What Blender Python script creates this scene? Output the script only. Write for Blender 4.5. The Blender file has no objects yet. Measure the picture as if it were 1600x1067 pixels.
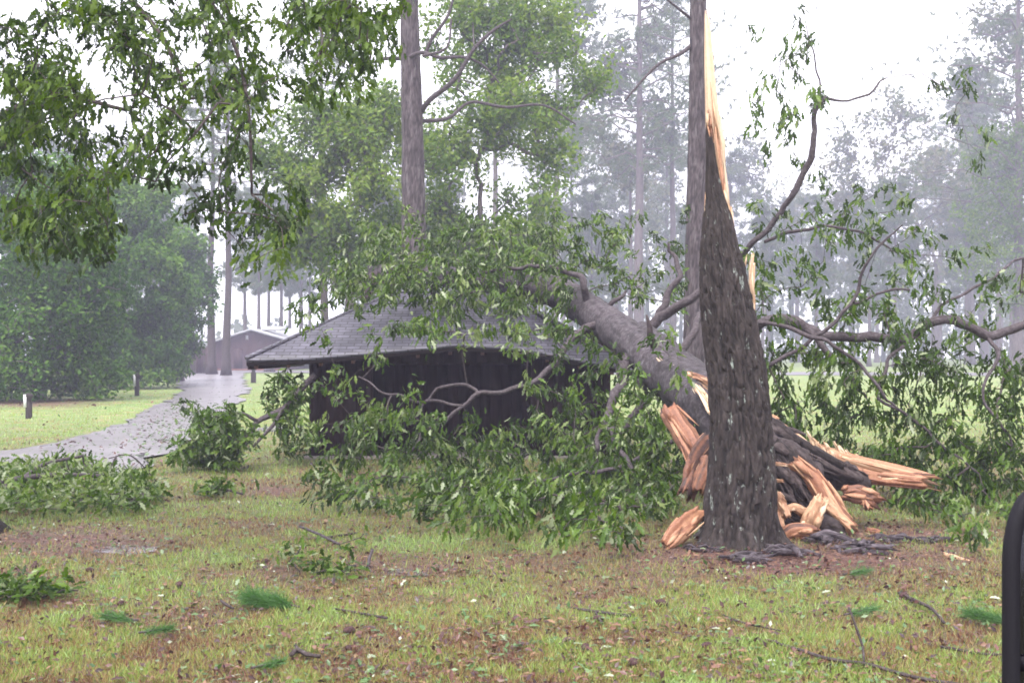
import bpy, math
import numpy as np
from mathutils import Vector

# ---------------------------------------------------------------- camera, world, sun, exposure
SC = bpy.context.scene
COL = SC.collection
F = 1778.0          # focal length in pixels of the 1600 px wide photograph
HY = 550.0          # horizon row of the photograph
H = 1.9             # eye height (seat of a high vehicle)
cam = bpy.data.objects.new("camera", bpy.data.cameras.new("camera"))
COL.objects.link(cam)
cam.location = (0, 0, H)
cam.rotation_euler = (math.radians(90), 0, 0)
cam.data.sensor_width = 36.0
cam.data.lens = 40.0
cam.data.shift_y = (HY - 533.5) / 1600.0
cam.data.clip_end = 2000.0
cam.data.clip_start = 0.05
SC.camera = cam

SUN_EL, SUN_ROT = math.radians(62), math.radians(200)
world = bpy.data.worlds.new("World")
SC.world = world
world.use_nodes = True
wn, wl = world.node_tree.nodes, world.node_tree.links
wn.clear()
sky = wn.new("ShaderNodeTexSky")
sky.sky_type = 'NISHITA'
sky.sun_disc = False
sky.sun_elevation = SUN_EL
sky.sun_rotation = SUN_ROT
sky.dust_density = 4.0
hs = wn.new("ShaderNodeHueSaturation")
hs.inputs["Saturation"].default_value = 0.12
mixw = wn.new("ShaderNodeMix"); mixw.data_type = 'RGBA'
mixw.inputs[0].default_value = 0.55
mixw.inputs[7].default_value = (8.3, 8.15, 8.6, 1)     # closed cloud cover
bg = wn.new("ShaderNodeBackground")
bg.inputs["Strength"].default_value = 0.118
wo = wn.new("ShaderNodeOutputWorld")
wl.new(sky.outputs[0], hs.inputs["Color"])
wl.new(hs.outputs[0], mixw.inputs[6])
wl.new(mixw.outputs[2], bg.inputs["Color"])
wl.new(bg.outputs[0], wo.inputs["Surface"])

sl = bpy.data.lights.new("sun", 'SUN')
sl.energy = 1.5
sl.angle = math.radians(25)
sl.color = (1.0, 0.97, 0.93)
so = bpy.data.objects.new("sun", sl)
COL.objects.link(so)
so.rotation_euler = (math.radians(90) - SUN_EL, 0, math.radians(180) - SUN_ROT)
so.location = (0, -10, 30)

SC.view_settings.view_transform = 'Standard'
SC.view_settings.look = 'None'
SC.view_settings.gamma = 1.0
SC.view_settings.exposure = 1.74
cy = SC.cycles
cy.use_denoising = True
cy.denoising_prefilter = 'FAST'
cy.max_bounces = 5
cy.diffuse_bounces = 3
cy.glossy_bounces = 2
cy.transmission_bounces = 3
cy.transparent_max_bounces = 6
cy.volume_bounces = 1
cy.use_adaptive_sampling = True
cy.adaptive_threshold = 0.02
cy.sample_clamp_indirect = 6.0
cy.pixel_filter_type = 'GAUSSIAN'
cy.filter_width = 1.9

# ---------------------------------------------------------------- helpers
def P(px, py, d):
    """point of the place seen at pixel (px, py) of the photograph, d metres away"""
    return np.array([(px - 800.0) / F * d, d, H + (HY - py) / F * d])

def G(px, py, z=0.0):
    """point on the ground seen at a pixel"""
    d = (H - z) * F / (py - HY)
    return np.array([(px - 800.0) / F * d, d, z])

def norm(v):
    return v / np.maximum(np.linalg.norm(v, axis=-1, keepdims=True), 1e-9)

def hash3(ix, iy, iz, seed):
    h = (ix * 374761393 + iy * 668265263 + iz * 2147483647 + seed * 144665) & 0xFFFFFFFF
    h = ((h ^ (h >> 13)) * 1274126177) & 0xFFFFFFFF
    h = (h ^ (h >> 16)) & 0xFFFFFFFF
    return h / 4294967295.0

def vnoise(p, seed=0):
    p = np.asarray(p, float)
    i = np.floor(p).astype(np.int64)
    f = p - i
    f = f * f * (3 - 2 * f)
    r = 0
    for dx in (0, 1):
        wx = f[:, 0] if dx else 1 - f[:, 0]
        for dy in (0, 1):
            wy = f[:, 1] if dy else 1 - f[:, 1]
            for dz in (0, 1):
                wz = f[:, 2] if dz else 1 - f[:, 2]
                r = r + wx * wy * wz * hash3(i[:, 0] + dx, i[:, 1] + dy, i[:, 2] + dz, seed)
    return r

def fbm(p, octs=3, seed=0):
    p = np.asarray(p, float)
    s, a, t = 0, 1.0, 0
    for o in range(octs):
        s = s + a * vnoise(p * (2 ** o), seed + o * 17)
        t += a
        a *= 0.5
    return s / t

class Buf:
    """collects pieces of ONE part's mesh"""
    def __init__(self):
        self.v, self.f, self.t, self.n, self.mi, self.m = [], {}, [], 0, {}, 0
    def add(self, v, faces, t=0.5):
        v = np.asarray(v, float).reshape(-1, 3)
        if not isinstance(faces, list):
            faces = [faces]
        for fa in faces:
            fa = np.asarray(fa, np.int64)
            if fa.size:
                self.f.setdefault(fa.shape[1], []).append(fa + self.n)
                self.mi.setdefault(fa.shape[1], []).append(np.full(len(fa), self.m))
        self.v.append(v)
        self.t.append(np.broadcast_to(np.asarray(t, float), (len(v),)))
        self.n += len(v)
        return self
    def build(self, name, mat, parent=None, smooth=False, uv=None):
        v = np.concatenate(self.v) if self.v else np.zeros((0, 3))
        if parent is not None:
            v = v - base_of(parent)
        me = bpy.data.meshes.new(name)
        me.vertices.add(len(v))
        me.vertices.foreach_set("co", v.astype(np.float32).ravel())
        loops, starts, totals, s = [], [], [], 0
        for k, lst in self.f.items():
            a = np.concatenate(lst)
            loops.append(a.ravel())
            starts.append(s + np.arange(len(a)) * k)
            totals.append(np.full(len(a), k))
            s += a.size
        loops = np.concatenate(loops).astype(np.int32)
        me.loops.add(len(loops))
        me.loops.foreach_set("vertex_index", loops)
        starts = np.concatenate(starts).astype(np.int32)
        me.polygons.add(len(starts))
        me.polygons.foreach_set("loop_start", starts)
        me.polygons.foreach_set("loop_total", np.concatenate(totals).astype(np.int32))
        if self.m:
            me.polygons.foreach_set("material_index", np.concatenate([np.concatenate(self.mi[k]) for k in self.f]).astype(np.int32))
        if smooth:
            me.polygons.foreach_set("use_smooth", np.ones(len(starts), bool))
        me.update(calc_edges=True)
        me.validate()
        at = me.attributes.new("tint", 'FLOAT', 'POINT')
        at.data.foreach_set("value", np.concatenate(self.t).astype(np.float32))
        if mat is not None:
            for m in (mat if isinstance(mat, (list, tuple)) else [mat]):
                me.materials.append(m)
        o = bpy.data.objects.new(name, me)
        COL.objects.link(o)
        if parent is not None:
            o.parent = parent
        return o

def base_of(o):
    b = np.array(o.location)
    while o.parent is not None:
        o = o.parent
        b = b + np.array(o.location)
    return b

def thing(name, label, cat, loc=(0, 0, 0), group=None):
    o = bpy.data.objects.new(name, None)
    COL.objects.link(o)
    o.location = tuple(float(c) for c in loc)
    o.empty_display_size = 0.2
    return tag(o, label, cat, group)

def tag(o, label, cat, group=None):
    o["label"] = label
    o["category"] = cat
    if group:
        o["group"] = group
    return o

def kind(o, k):
    o["kind"] = k
    return o

def copy_thing(root, loc, rotz, scale, label, group=None):
    r = root.copy()
    COL.objects.link(r)
    r.location = tuple(float(c) for c in loc)
    r.rotation_euler = (0, 0, rotz)
    r.scale = (scale, scale, scale) if np.isscalar(scale) else scale
    r["label"] = label
    if group:
        r["group"] = group
    for ch in list(root.children):
        c = ch.copy()
        COL.objects.link(c)
        c.parent = r
    return r

# ---------------------------------------------------------------- materials
def new_mat(name):
    m = bpy.data.materials.new(name)
    m.use_nodes = True
    nt = m.node_tree
    nt.nodes.clear()
    out = nt.nodes.new("ShaderNodeOutputMaterial")
    return m, nt, out

def N(nt, typ, **kw):
    n = nt.nodes.new(typ)
    for k, v in kw.items():
        if k in n.inputs:
            n.inputs[k].default_value = v
        else:
            setattr(n, k, v)
    return n

def ramp(nt, stops, interp='LINEAR'):
    r = nt.nodes.new("ShaderNodeValToRGB")
    r.color_ramp.interpolation = interp
    el = r.color_ramp.elements
    while len(el) < len(stops):
        el.new(0.5)
    for e, (p, c) in zip(el, stops):
        e.position = p
        e.color = (c[0], c[1], c[2], 1)
    return r

def leaf_mat(name, stops, rough=0.42, trans=0.3, spec=0.5):
    m, nt, out = new_mat(name)
    a = N(nt, "ShaderNodeAttribute", attribute_name="tint")
    r = ramp(nt, stops)
    nt.links.new(a.outputs["Fac"], r.inputs[0])
    b = N(nt, "ShaderNodeBsdfPrincipled", Roughness=rough)
    b.inputs["Specular IOR Level"].default_value = spec
    nt.links.new(r.outputs[0], b.inputs["Base Color"])
    if trans > 0:
        t = N(nt, "ShaderNodeBsdfTranslucent")
        hsv = N(nt, "ShaderNodeHueSaturation", Saturation=1.15, Value=1.5)
        nt.links.new(r.outputs[0], hsv.inputs["Color"])
        nt.links.new(hsv.outputs[0], t.inputs["Color"])
        mx = N(nt, "ShaderNodeMixShader")
        mx.inputs[0].default_value = trans
        nt.links.new(b.outputs[0], mx.inputs[1])
        nt.links.new(t.outputs[0], mx.inputs[2])
        nt.links.new(mx.outputs[0], out.inputs[0])
    else:
        nt.links.new(b.outputs[0], out.inputs[0])
    return m

def bark_mat(name, c0, c1, c2, scale=(30, 30, 5), bump=0.6, rough=0.85, lichen=None):
    m, nt, out = new_mat(name)
    tc = N(nt, "ShaderNodeTexCoord")
    mp = N(nt, "ShaderNodeMapping")
    mp.inputs["Scale"].default_value = scale
    nt.links.new(tc.outputs["Object"], mp.inputs[0])
    n1 = N(nt, "ShaderNodeTexNoise", Scale=1.0, Detail=6.0, Roughness=0.65)
    nt.links.new(mp.outputs[0], n1.inputs["Vector"])
    r = ramp(nt, [(0.3, c0), (0.52, c1), (0.75, c2)])
    nt.links.new(n1.outputs["Fac"], r.inputs[0])
    a = N(nt, "ShaderNodeAttribute", attribute_name="tint")
    mul = N(nt, "ShaderNodeMix", data_type='RGBA', blend_type='MULTIPLY')
    mul.inputs[0].default_value = 1.0
    rr = ramp(nt, [(0.0, (0.28, 0.26, 0.26)), (0.5, (1, 1, 1)), (1.0, (1.6, 1.58, 1.6))])
    nt.links.new(a.outputs["Fac"], rr.inputs[0])
    nt.links.new(r.outputs[0], mul.inputs[6])
    nt.links.new(rr.outputs[0], mul.inputs[7])
    colour = mul.outputs[2]
    if lichen:
        mp2 = N(nt, "ShaderNodeMapping")
        mp2.inputs["Scale"].default_value = (14, 14, 6)
        nt.links.new(tc.outputs["Object"], mp2.inputs[0])
        n2 = N(nt, "ShaderNodeTexNoise", Scale=1.0, Detail=3.0, Roughness=0.7)
        nt.links.new(mp2.outputs[0], n2.inputs["Vector"])
        r2 = ramp(nt, [(0.62, (0, 0, 0)), (0.72, (1, 1, 1))])
        nt.links.new(n2.outputs["Fac"], r2.inputs[0])
        ml = N(nt, "ShaderNodeMix", data_type='RGBA')
        nt.links.new(r2.outputs[0], ml.inputs[0])
        nt.links.new(colour, ml.inputs[6])
        ml.inputs[7].default_value = (*lichen, 1)
        colour = ml.outputs[2]
    b = N(nt, "ShaderNodeBsdfPrincipled", Roughness=rough)
    b.inputs["Specular IOR Level"].default_value = 0.35
    nt.links.new(colour, b.inputs["Base Color"])
    bp = N(nt, "ShaderNodeBump", Strength=bump, Distance=0.02)
    nt.links.new(n1.outputs["Fac"], bp.inputs["Height"])
    nt.links.new(bp.outputs[0], b.inputs["Normal"])
    nt.links.new(b.outputs[0], out.inputs[0])
    return m

def plain_mat(name, c0, c1, scale=8.0, rough=0.7, bump=0.2, stretch=(1, 1, 1), spec=0.4):
    m, nt, out = new_mat(name)
    tc = N(nt, "ShaderNodeTexCoord")
    mp = N(nt, "ShaderNodeMapping")
    mp.inputs["Scale"].default_value = stretch
    nt.links.new(tc.outputs["Object"], mp.inputs[0])
    n1 = N(nt, "ShaderNodeTexNoise", Scale=scale, Detail=5.0, Roughness=0.6)
    nt.links.new(mp.outputs[0], n1.inputs["Vector"])
    r = ramp(nt, [(0.3, c0), (0.7, c1)])
    nt.links.new(n1.outputs["Fac"], r.inputs[0])
    b = N(nt, "ShaderNodeBsdfPrincipled", Roughness=rough)
    b.inputs["Specular IOR Level"].default_value = spec
    nt.links.new(r.outputs[0], b.inputs["Base Color"])
    if bump:
        bp = N(nt, "ShaderNodeBump", Strength=bump, Distance=0.02)
        nt.links.new(n1.outputs["Fac"], bp.inputs["Height"])
        nt.links.new(bp.outputs[0], b.inputs["Normal"])
    nt.links.new(b.outputs[0], out.inputs[0])
    return m

M = {}
# tint 0..1: old dull leaf ... fresh leaf ... pale underside
M['oak_leaf'] = leaf_mat("oak_leaf", [(0, (0.020, 0.038, 0.005)), (0.45, (0.046, 0.092, 0.008)), (0.8, (0.092, 0.155, 0.016)), (0.93, (0.14, 0.19, 0.045)), (1, (0.30, 0.34, 0.22))], 0.42, 0.30, 0.3)
M['near_leaf'] = leaf_mat("near_leaf", [(0, (0.012, 0.024, 0.004)), (0.5, (0.030, 0.060, 0.006)), (0.9, (0.075, 0.125, 0.012)), (1, (0.12, 0.17, 0.03))], 0.45, 0.30, 0.25)
M['bush_leaf'] = leaf_mat("bush_leaf", [(0, (0.022, 0.058, 0.008)), (0.5, (0.062, 0.138, 0.018)), (1, (0.14, 0.23, 0.04))], 0.55, 0.3, 0.12)
M['gum_leaf'] = leaf_mat("gum_leaf", [(0, (0.055, 0.10, 0.014)), (0.5, (0.105, 0.175, 0.022)), (1, (0.18, 0.24, 0.04))], 0.5, 0.4, 0.3)
M['needle'] = leaf_mat("needle", [(0, (0.045, 0.075, 0.03)), (0.6, (0.075, 0.115, 0.045)), (1, (0.13, 0.13, 0.06))], 0.5, 0.25)
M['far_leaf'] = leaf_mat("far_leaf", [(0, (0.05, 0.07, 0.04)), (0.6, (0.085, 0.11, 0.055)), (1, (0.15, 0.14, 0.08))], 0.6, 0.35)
M['fresh_needle'] = leaf_mat("fresh_needle", [(0, (0.03, 0.09, 0.02)), (1, (0.08, 0.19, 0.04))], 0.45, 0.2)
M['grass'] = leaf_mat("grass", [(0, (0.13, 0.05, 0.035)), (0.2, (0.27, 0.15, 0.075)), (0.4, (0.34, 0.30, 0.13)), (0.6, (0.25, 0.30, 0.07)), (0.85, (0.16, 0.26, 0.04)), (1, (0.32, 0.42, 0.16))], 0.5, 0.3)
M['litter'] = leaf_mat("litter", [(0, (0.035, 0.016, 0.02)), (0.25, (0.14, 0.06, 0.045)), (0.45, (0.24, 0.14, 0.07)), (0.55, (0.05, 0.10, 0.03)), (0.8, (0.09, 0.16, 0.05)), (1, (0.36, 0.38, 0.29))], 0.42, 0.15)
M['oak_bark'] = bark_mat("oak_bark", (0.009, 0.006, 0.006), (0.023, 0.017, 0.016), (0.050, 0.041, 0.040), (26, 26, 7), 0.7, lichen=(0.24, 0.27, 0.25))
M['grey_bark'] = bark_mat("grey_bark", (0.020, 0.015, 0.017), (0.045, 0.037, 0.042), (0.095, 0.083, 0.092), (16, 16, 16), 0.9, lichen=(0.15, 0.145, 0.155))
M['limb_bark'] = bark_mat("limb_bark", (0.03, 0.022, 0.025), (0.062, 0.049, 0.054), (0.12, 0.10, 0.11), (25, 25, 25), 0.4)
M['dark_bark'] = bark_mat("dark_bark", (0.02, 0.015, 0.016), (0.05, 0.036, 0.036), (0.10, 0.08, 0.08), (18, 18, 18), 0.9)
M['root_bark'] = bark_mat("root_bark", (0.03, 0.022, 0.028), (0.075, 0.06, 0.07), (0.13, 0.11, 0.125), (14, 14, 14), 0.9)
M['twig'] = bark_mat("twig_bark", (0.035, 0.026, 0.026), (0.065, 0.05, 0.05), (0.11, 0.09, 0.09), (40, 40, 40), 0.2)
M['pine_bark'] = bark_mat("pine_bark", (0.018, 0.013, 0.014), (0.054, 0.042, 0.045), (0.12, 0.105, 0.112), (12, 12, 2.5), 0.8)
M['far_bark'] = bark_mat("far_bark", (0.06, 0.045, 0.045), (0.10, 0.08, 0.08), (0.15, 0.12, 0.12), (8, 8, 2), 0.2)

def wood_mat():
    m, nt, out = new_mat("torn_wood")
    a = N(nt, "ShaderNodeAttribute", attribute_name="tint")
    r = ramp(nt, [(0, (0.05, 0.025, 0.022)), (0.25, (0.22, 0.085, 0.045)), (0.45, (0.38, 0.19, 0.11)), (0.7, (0.52, 0.33, 0.20)), (1, (0.66, 0.51, 0.37))])
    tc = N(nt, "ShaderNodeTexCoord")
    n = N(nt, "ShaderNodeTexNoise", Scale=26.0, Detail=6.0, Roughness=0.8)
    nt.links.new(tc.outputs["Object"], n.inputs["Vector"])
    ma = N(nt, "ShaderNodeMath", operation='MULTIPLY_ADD')
    ma.inputs[1].default_value = 0.5
    nt.links.new(n.outputs["Fac"], ma.inputs[0])
    sub = N(nt, "ShaderNodeMath", operation='SUBTRACT')
    sub.inputs[1].default_value = 0.25
    nt.links.new(a.outputs["Fac"], sub.inputs[0])
    nt.links.new(sub.outputs[0], ma.inputs[2])
    nt.links.new(ma.outputs[0], r.inputs[0])
    b = N(nt, "ShaderNodeBsdfPrincipled", Roughness=0.6)
    nt.links.new(r.outputs[0], b.inputs["Base Color"])
    bp = N(nt, "ShaderNodeBump", Strength=0.6, Distance=0.01)
    nt.links.new(n.outputs["Fac"], bp.inputs["Height"])
    nt.links.new(bp.outputs[0], b.inputs["Normal"])
    nt.links.new(b.outputs[0], out.inputs[0])
    return m
M['wood'] = wood_mat()

def ground_mat():
    m, nt, out = new_mat("lawn_soil")
    tc = N(nt, "ShaderNodeTexCoord")
    a = N(nt, "ShaderNodeAttribute", attribute_name="tint")
    n1 = N(nt, "ShaderNodeTexNoise", Scale=0.9, Detail=6.0, Roughness=0.7)
    n2 = N(nt, "ShaderNodeTexNoise", Scale=14.0, Detail=6.0, Roughness=0.75)
    for n in (n1, n2):
        nt.links.new(tc.outputs["Object"], n.inputs["Vector"])
    r1 = ramp(nt, [(0.30, (0.075, 0.11, 0.03)), (0.48, (0.10, 0.115, 0.045)), (0.60, (0.12, 0.09, 0.05)), (0.72, (0.085, 0.05, 0.04))])
    mixn = N(nt, "ShaderNodeMix", data_type='FLOAT')
    mixn.inputs[0].default_value = 0.45
    nt.links.new(n1.outputs["Fac"], mixn.inputs[2])
    nt.links.new(n2.outputs["Fac"], mixn.inputs[3])
    nt.links.new(mixn.outputs[0], r1.inputs[0])
    r2 = ramp(nt, [(0.35, (0.045, 0.028, 0.03)), (0.5, (0.11, 0.06, 0.05)), (0.65, (0.18, 0.10, 0.07))])
    nt.links.new(n2.outputs["Fac"], r2.inputs[0])
    mx = N(nt, "ShaderNodeMix", data_type='RGBA')
    nt.links.new(a.outputs["Fac"], mx.inputs[0])
    nt.links.new(r2.outputs[0], mx.inputs[7])
    sp = N(nt, "ShaderNodeSeparateXYZ")
    nt.links.new(tc.outputs["Object"], sp.inputs[0])
    mr = N(nt, "ShaderNodeMapRange")
    mr.inputs[1].default_value, mr.inputs[2].default_value = 20.0, 34.0
    nt.links.new(sp.outputs[1], mr.inputs[0])
    far = ramp(nt, [(.35, (0.12, 0.19, 0.055)), (.52, (0.17, 0.22, 0.075)), (.66, (0.27, 0.21, 0.11))])
    nt.links.new(n1.outputs["Fac"], far.inputs[0])
    mf = N(nt, "ShaderNodeMix", data_type='RGBA')
    nt.links.new(mr.outputs[0], mf.inputs[0])
    nt.links.new(r1.outputs[0], mf.inputs[6])
    nt.links.new(far.outputs[0], mf.inputs[7])
    nt.links.new(mf.outputs[2], mx.inputs[6])
    b = N(nt, "ShaderNodeBsdfPrincipled", Roughness=0.8)
    b.inputs["Specular IOR Level"].default_value = 0.3
    nt.links.new(mx.outputs[2], b.inputs["Base Color"])
    bp = N(nt, "ShaderNodeBump", Strength=0.8, Distance=0.03)
    nt.links.new(n2.outputs["Fac"], bp.inputs["Height"])
    nt.links.new(bp.outputs[0], b.inputs["Normal"])
    nt.links.new(b.outputs[0], out.inputs[0])
    return m
M['ground'] = ground_mat()
M['road'] = plain_mat("wet_gravel", (0.12, 0.107, 0.118), (0.23, 0.21, 0.23), 1.1, 0.33, 0.3, (1, 1, 1), 0.5)
M['water'] = plain_mat("puddle_water", (0.08, 0.068, 0.075), (0.13, 0.11, 0.12), 2.0, 0.22, 0.02, (1, 1, 1), 0.6)

# ---------------------------------------------------------------- shape makers
def frames(p):
    t = np.gradient(p, axis=0)
    t = norm(t)
    ref = np.array([0.0, 0, 1]) if abs(t[0][2]) < 0.8 else np.array([1.0, 0, 0])
    u = np.zeros_like(p)
    u[0] = norm(np.cross(t[0], ref))
    for i in range(1, len(p)):
        w = u[i - 1] - t[i] * np.dot(u[i - 1], t[i])
        u[i] = norm(w)
    return t, u, np.cross(t, u)

def smooth_path(pts, step):
    """Catmull-Rom through points (any number of columns)"""
    pts = np.asarray(pts, float)
    if len(pts) < 3:
        n = max(2, int(np.linalg.norm(pts[1][:3] - pts[0][:3]) / step) + 1)
        s = np.linspace(0, 1, n)[:, None]
        return pts[0] * (1 - s) + pts[1] * s
    q = np.vstack([2 * pts[0] - pts[1], pts, 2 * pts[-1] - pts[-2]])
    out = []
    for i in range(1, len(q) - 2):
        n = max(1, int(np.linalg.norm(q[i + 1][:3] - q[i][:3]) / step))
        s = (np.arange(n) / n)[:, None]
        a, b, c, d = q[i - 1], q[i], q[i + 1], q[i + 2]
        out.append(0.5 * (2 * b + (c - a) * s + (2 * a - 5 * b + 4 * c - d) * s ** 2 + (3 * b - a - 3 * c + d) * s ** 3))
    out.append(pts[-1:])
    return np.vstack(out)

def tube(buf, pts, rad, sides=8, cap=True, rough=0.0, seed=0, tint=0.5):
    pts = np.asarray(pts, float)
    n = len(pts)
    rad = np.broadcast_to(np.asarray(rad, float), (n,))
    t, u, w = frames(pts)
    ang = np.arange(sides) / sides * 2 * np.pi
    ring = u[:, None, :] * np.cos(ang)[None, :, None] + w[:, None, :] * np.sin(ang)[None, :, None]
    r = rad[:, None] * np.ones((1, sides))
    if rough > 0:
        q = (pts[:, None, :] + ring * rad[:, None, None]).reshape(-1, 3)
        r = r * (1 + rough * (fbm(q / max(rad.max(), 0.02) * 1.6, 3, seed).reshape(n, sides) - 0.5) * 2)
    v = (pts[:, None, :] + ring * r[:, :, None]).reshape(-1, 3)
    i = np.arange(n - 1)[:, None] * sides
    j = np.arange(sides)[None, :]
    k = (j + 1) % sides
    f = np.stack([i + j, i + k, i + sides + k, i + sides + j], -1).reshape(-1, 4)
    fs = [f]
    if cap:
        fs.append(np.arange(sides)[None, ::-1])
        fs.append((np.arange(sides) + (n - 1) * sides)[None, :])
    buf.add(v, fs, tint)

def plate_tint(n, sides, z, r, seed):
    an = np.arange(sides) / sides * 2 * np.pi
    k = r / 0.045
    w = np.c_[np.tile(np.cos(an), n) * k, np.tile(np.sin(an), n) * k, np.repeat(z, sides) * 5]
    w = w + (fbm(w * .5, 2, seed + 5)[:, None] - .5) * 1.5
    g = 1 - np.abs(2 * fbm(w, 2, seed) - 1) * 6
    return np.clip(.58 - .5 * np.maximum(g, -.5), 0, 1)

def limb_px(buf, path, sides=8, step=0.12, rough=0.08, seed=0, tint=0.5, kink=0.0):
    """path rows: px, py, distance, radius in pixels"""
    a = np.array([np.r_[P(x, y, d), r * d / F] for x, y, d, r in path])
    s = smooth_path(a, step)
    if kink:
        q = np.c_[s[:, :3] * 1.7, ]
        s[1:-1, :3] += (np.stack([fbm(q + 7 * i, 3, 60 + i) for i in range(3)], 1)[1:-1] - .5) * kink
        s[:, 3] *= .88 + .24 * fbm(q * 3, 2, 90)
    tube(buf, s[:, :3], np.maximum(s[:, 3], 0.003), sides, True, rough, seed, tint)
    return s

# leaf outlines: x along the leaf, y across, z fold/droop ; faces as two halves
OAK = (np.array([[0, 0, 0], [.5, 0, .02], [1, 0, -.10],
                 [.16, .05, .01], [.28, .20, .05], [.38, .10, .03], [.58, .27, .06], [.68, .12, .02], [.86, .15, -.01],
                 [.16, -.05, .01], [.28, -.20, .05], [.38, -.10, .03], [.58, -.27, .06], [.68, -.12, .02], [.86, -.15, -.01]]),
       [np.array([[0, 1, 5, 4, 3], [0, 9, 10, 11, 1]]),
        np.array([[1, 7, 6, 5], [1, 2, 8, 7], [1, 11, 12, 13], [1, 13, 14, 2]])])
LEAF = (np.array([[0, 0, 0], [.45, .24, .06], [1, 0, -.05], [.45, -.24, .06], [.45, 0, 0]]),
        [np.array([[0, 4, 1], [4, 2, 1], [0, 3, 4], [4, 3, 2]])])
DIA = (np.array([[0, 0, 0], [.5, .3, .05], [1, 0, -.03], [.5, -.3, .05]]), [np.array([[0, 3, 2, 1]])])

def stamp(buf, tpl, pos, axis, nrm, size, tint, width=1.0):
    n = len(pos)
    a = norm(axis)
    b = norm(np.cross(nrm, a))
    c = np.cross(a, b)
    tv, tf = tpl
    m = len(tv)
    size = np.broadcast_to(np.asarray(size, float), (n,))
    v = pos[:, None, :] + size[:, None, None] * (tv[None, :, 0:1] * a[:, None, :] + width * tv[None, :, 1:2] * b[:, None, :] + tv[None, :, 2:3] * c[:, None, :])
    off = (np.arange(n) * m)[:, None, None]
    fs = [(f[None] + off).reshape(-1, f.shape[1]) for f in tf]
    buf.add(v.reshape(-1, 3), fs, np.repeat(np.broadcast_to(np.asarray(tint, float), (n,)), m))

def rvec(rng, n):
    return norm(rng.normal(size=(n, 3)))

def leaves_at(buf, rng, tips, dirs, per, spread, size, tpl=OAK, droop=0.5, tint=(0.5, 0.25), width=1.0, pale=0.0, floor=None, big=0.0, big_s=.5):
    n = len(tips) * per
    p = np.repeat(tips, per, 0)
    d = np.repeat(dirs, per, 0)
    u = rng.random((n, 1))
    pos = p - d * u * spread * 1.3 + rng.normal(size=(n, 3)) * spread * 0.28
    ax = d * 0.5 + rvec(rng, n) * 0.8 + np.array([0, 0, -droop])
    nr = rvec(rng, n) * 0.8 + np.array([0, 0, 0.7])
    sp = np.repeat(rng.normal(tint[0], tint[1] * 0.7, len(tips)), per)
    if big:
        sp = sp + np.repeat((fbm(tips * big_s, 2, 77) - .5) * big, per)
    tn = np.clip(sp + rng.normal(0, tint[1], n), 0, 0.94)
    if pale:
        tn = np.where(rng.random(n) < pale, 0.97 + 0.03 * rng.random(n), tn)
    s = size * rng.uniform(0.6, 1.2, n)
    if floor is not None:
        pos[:, 2] = np.maximum(pos[:, 2], floor + 0.02 + 0.08 * rng.random(n))
        low = pos[:, 2] < floor + s * 0.8
        ax[low, 2] = np.abs(ax[low, 2]) * 0.3
    stamp(buf, tpl, pos, ax, nr, s, tn, width)

def network(buf, rng, seeds, targets, rtip=0.004, rmax=0.03, step=0.3, sag=0.12, sides=5, power=0.42, tint=0.5, jit=0.06):
    """joins every target to the nearest wood already there; returns directions at the targets"""
    nodes = [s for s in seeds]
    par = [-1] * len(nodes)
    pts = np.zeros((len(nodes) + len(targets) * 14, 3))
    n0 = len(nodes)
    pts[:n0] = np.array(nodes)
    cnt = n0
    d0 = np.array([np.min(np.sum((pts[:n0] - t) ** 2, 1)) for t in targets])
    chains, tipn = [], {}
    for ti in np.argsort(d0):
        t = targets[ti]
        k = int(np.argmin(np.sum((pts[:cnt] - t) ** 2, 1)))
        a = pts[k]
        L = np.linalg.norm(t - a)
        m = int(min(12, max(2, L / step)))
        s = np.linspace(0, 1, m + 1)[1:, None]
        q = a * (1 - s) + t * s
        q[:, 2:3] += 4 * s * (1 - s) * sag * L * rng.uniform(-0.4, 1.0)
        q[:-1] += rng.normal(size=(m - 1, 3)) * jit * min(L, 1.2)
        idx = [k]
        for r in q:
            pts[cnt] = r
            par.append(idx[-1])
            idx.append(cnt)
            cnt += 1
        chains.append(idx)
        tipn[ti] = idx[-1]
    w = np.zeros(cnt)
    par = np.array(par)
    for ti, k in tipn.items():
        w[k] += 1
    for k in range(cnt - 1, n0 - 1, -1):
        if par[k] >= 0:
            w[par[k]] += w[k]
    rad = np.minimum(rtip * np.maximum(w, 1) ** power, rmax)
    for idx in chains:
        r = rad[idx].copy()
        r[0] = min(r[0], r[1] * 1.3) if len(r) > 1 else r[0]
        tube(buf, pts[idx], r, sides, False, 0, 0, tint)
    dirs = np.array([norm(pts[tipn[i]] - pts[par[tipn[i]]]) for i in range(len(targets))])
    return dirs

def needles(buf, rng, tips, dirs, per, length, width, tint=(0.5, 0.2), droop=0.15, cone=0.9):
    n = len(tips) * per
    p = np.repeat(tips, per, 0) - np.repeat(dirs, per, 0) * rng.random((n, 1)) * length * 0.5
    d = norm(np.repeat(dirs, per, 0) + rvec(rng, n) * cone + np.array([0, 0, -droop]))
    s = norm(np.cross(d, rvec(rng, n))) * width * 0.5
    L = length * rng.uniform(0.6, 1.15, (n, 1))
    v = np.stack([p - s, p + s, p + d * L], 1).reshape(-1, 3)
    f = (np.arange(n)[:, None] * 3 + np.arange(3)[None])
    t = np.clip(np.repeat(rng.normal(tint[0], tint[1], len(tips)), per) + rng.normal(0, tint[1] * 0.5, n), 0, 1)
    buf.add(v, f, np.repeat(t, 3))

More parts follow.
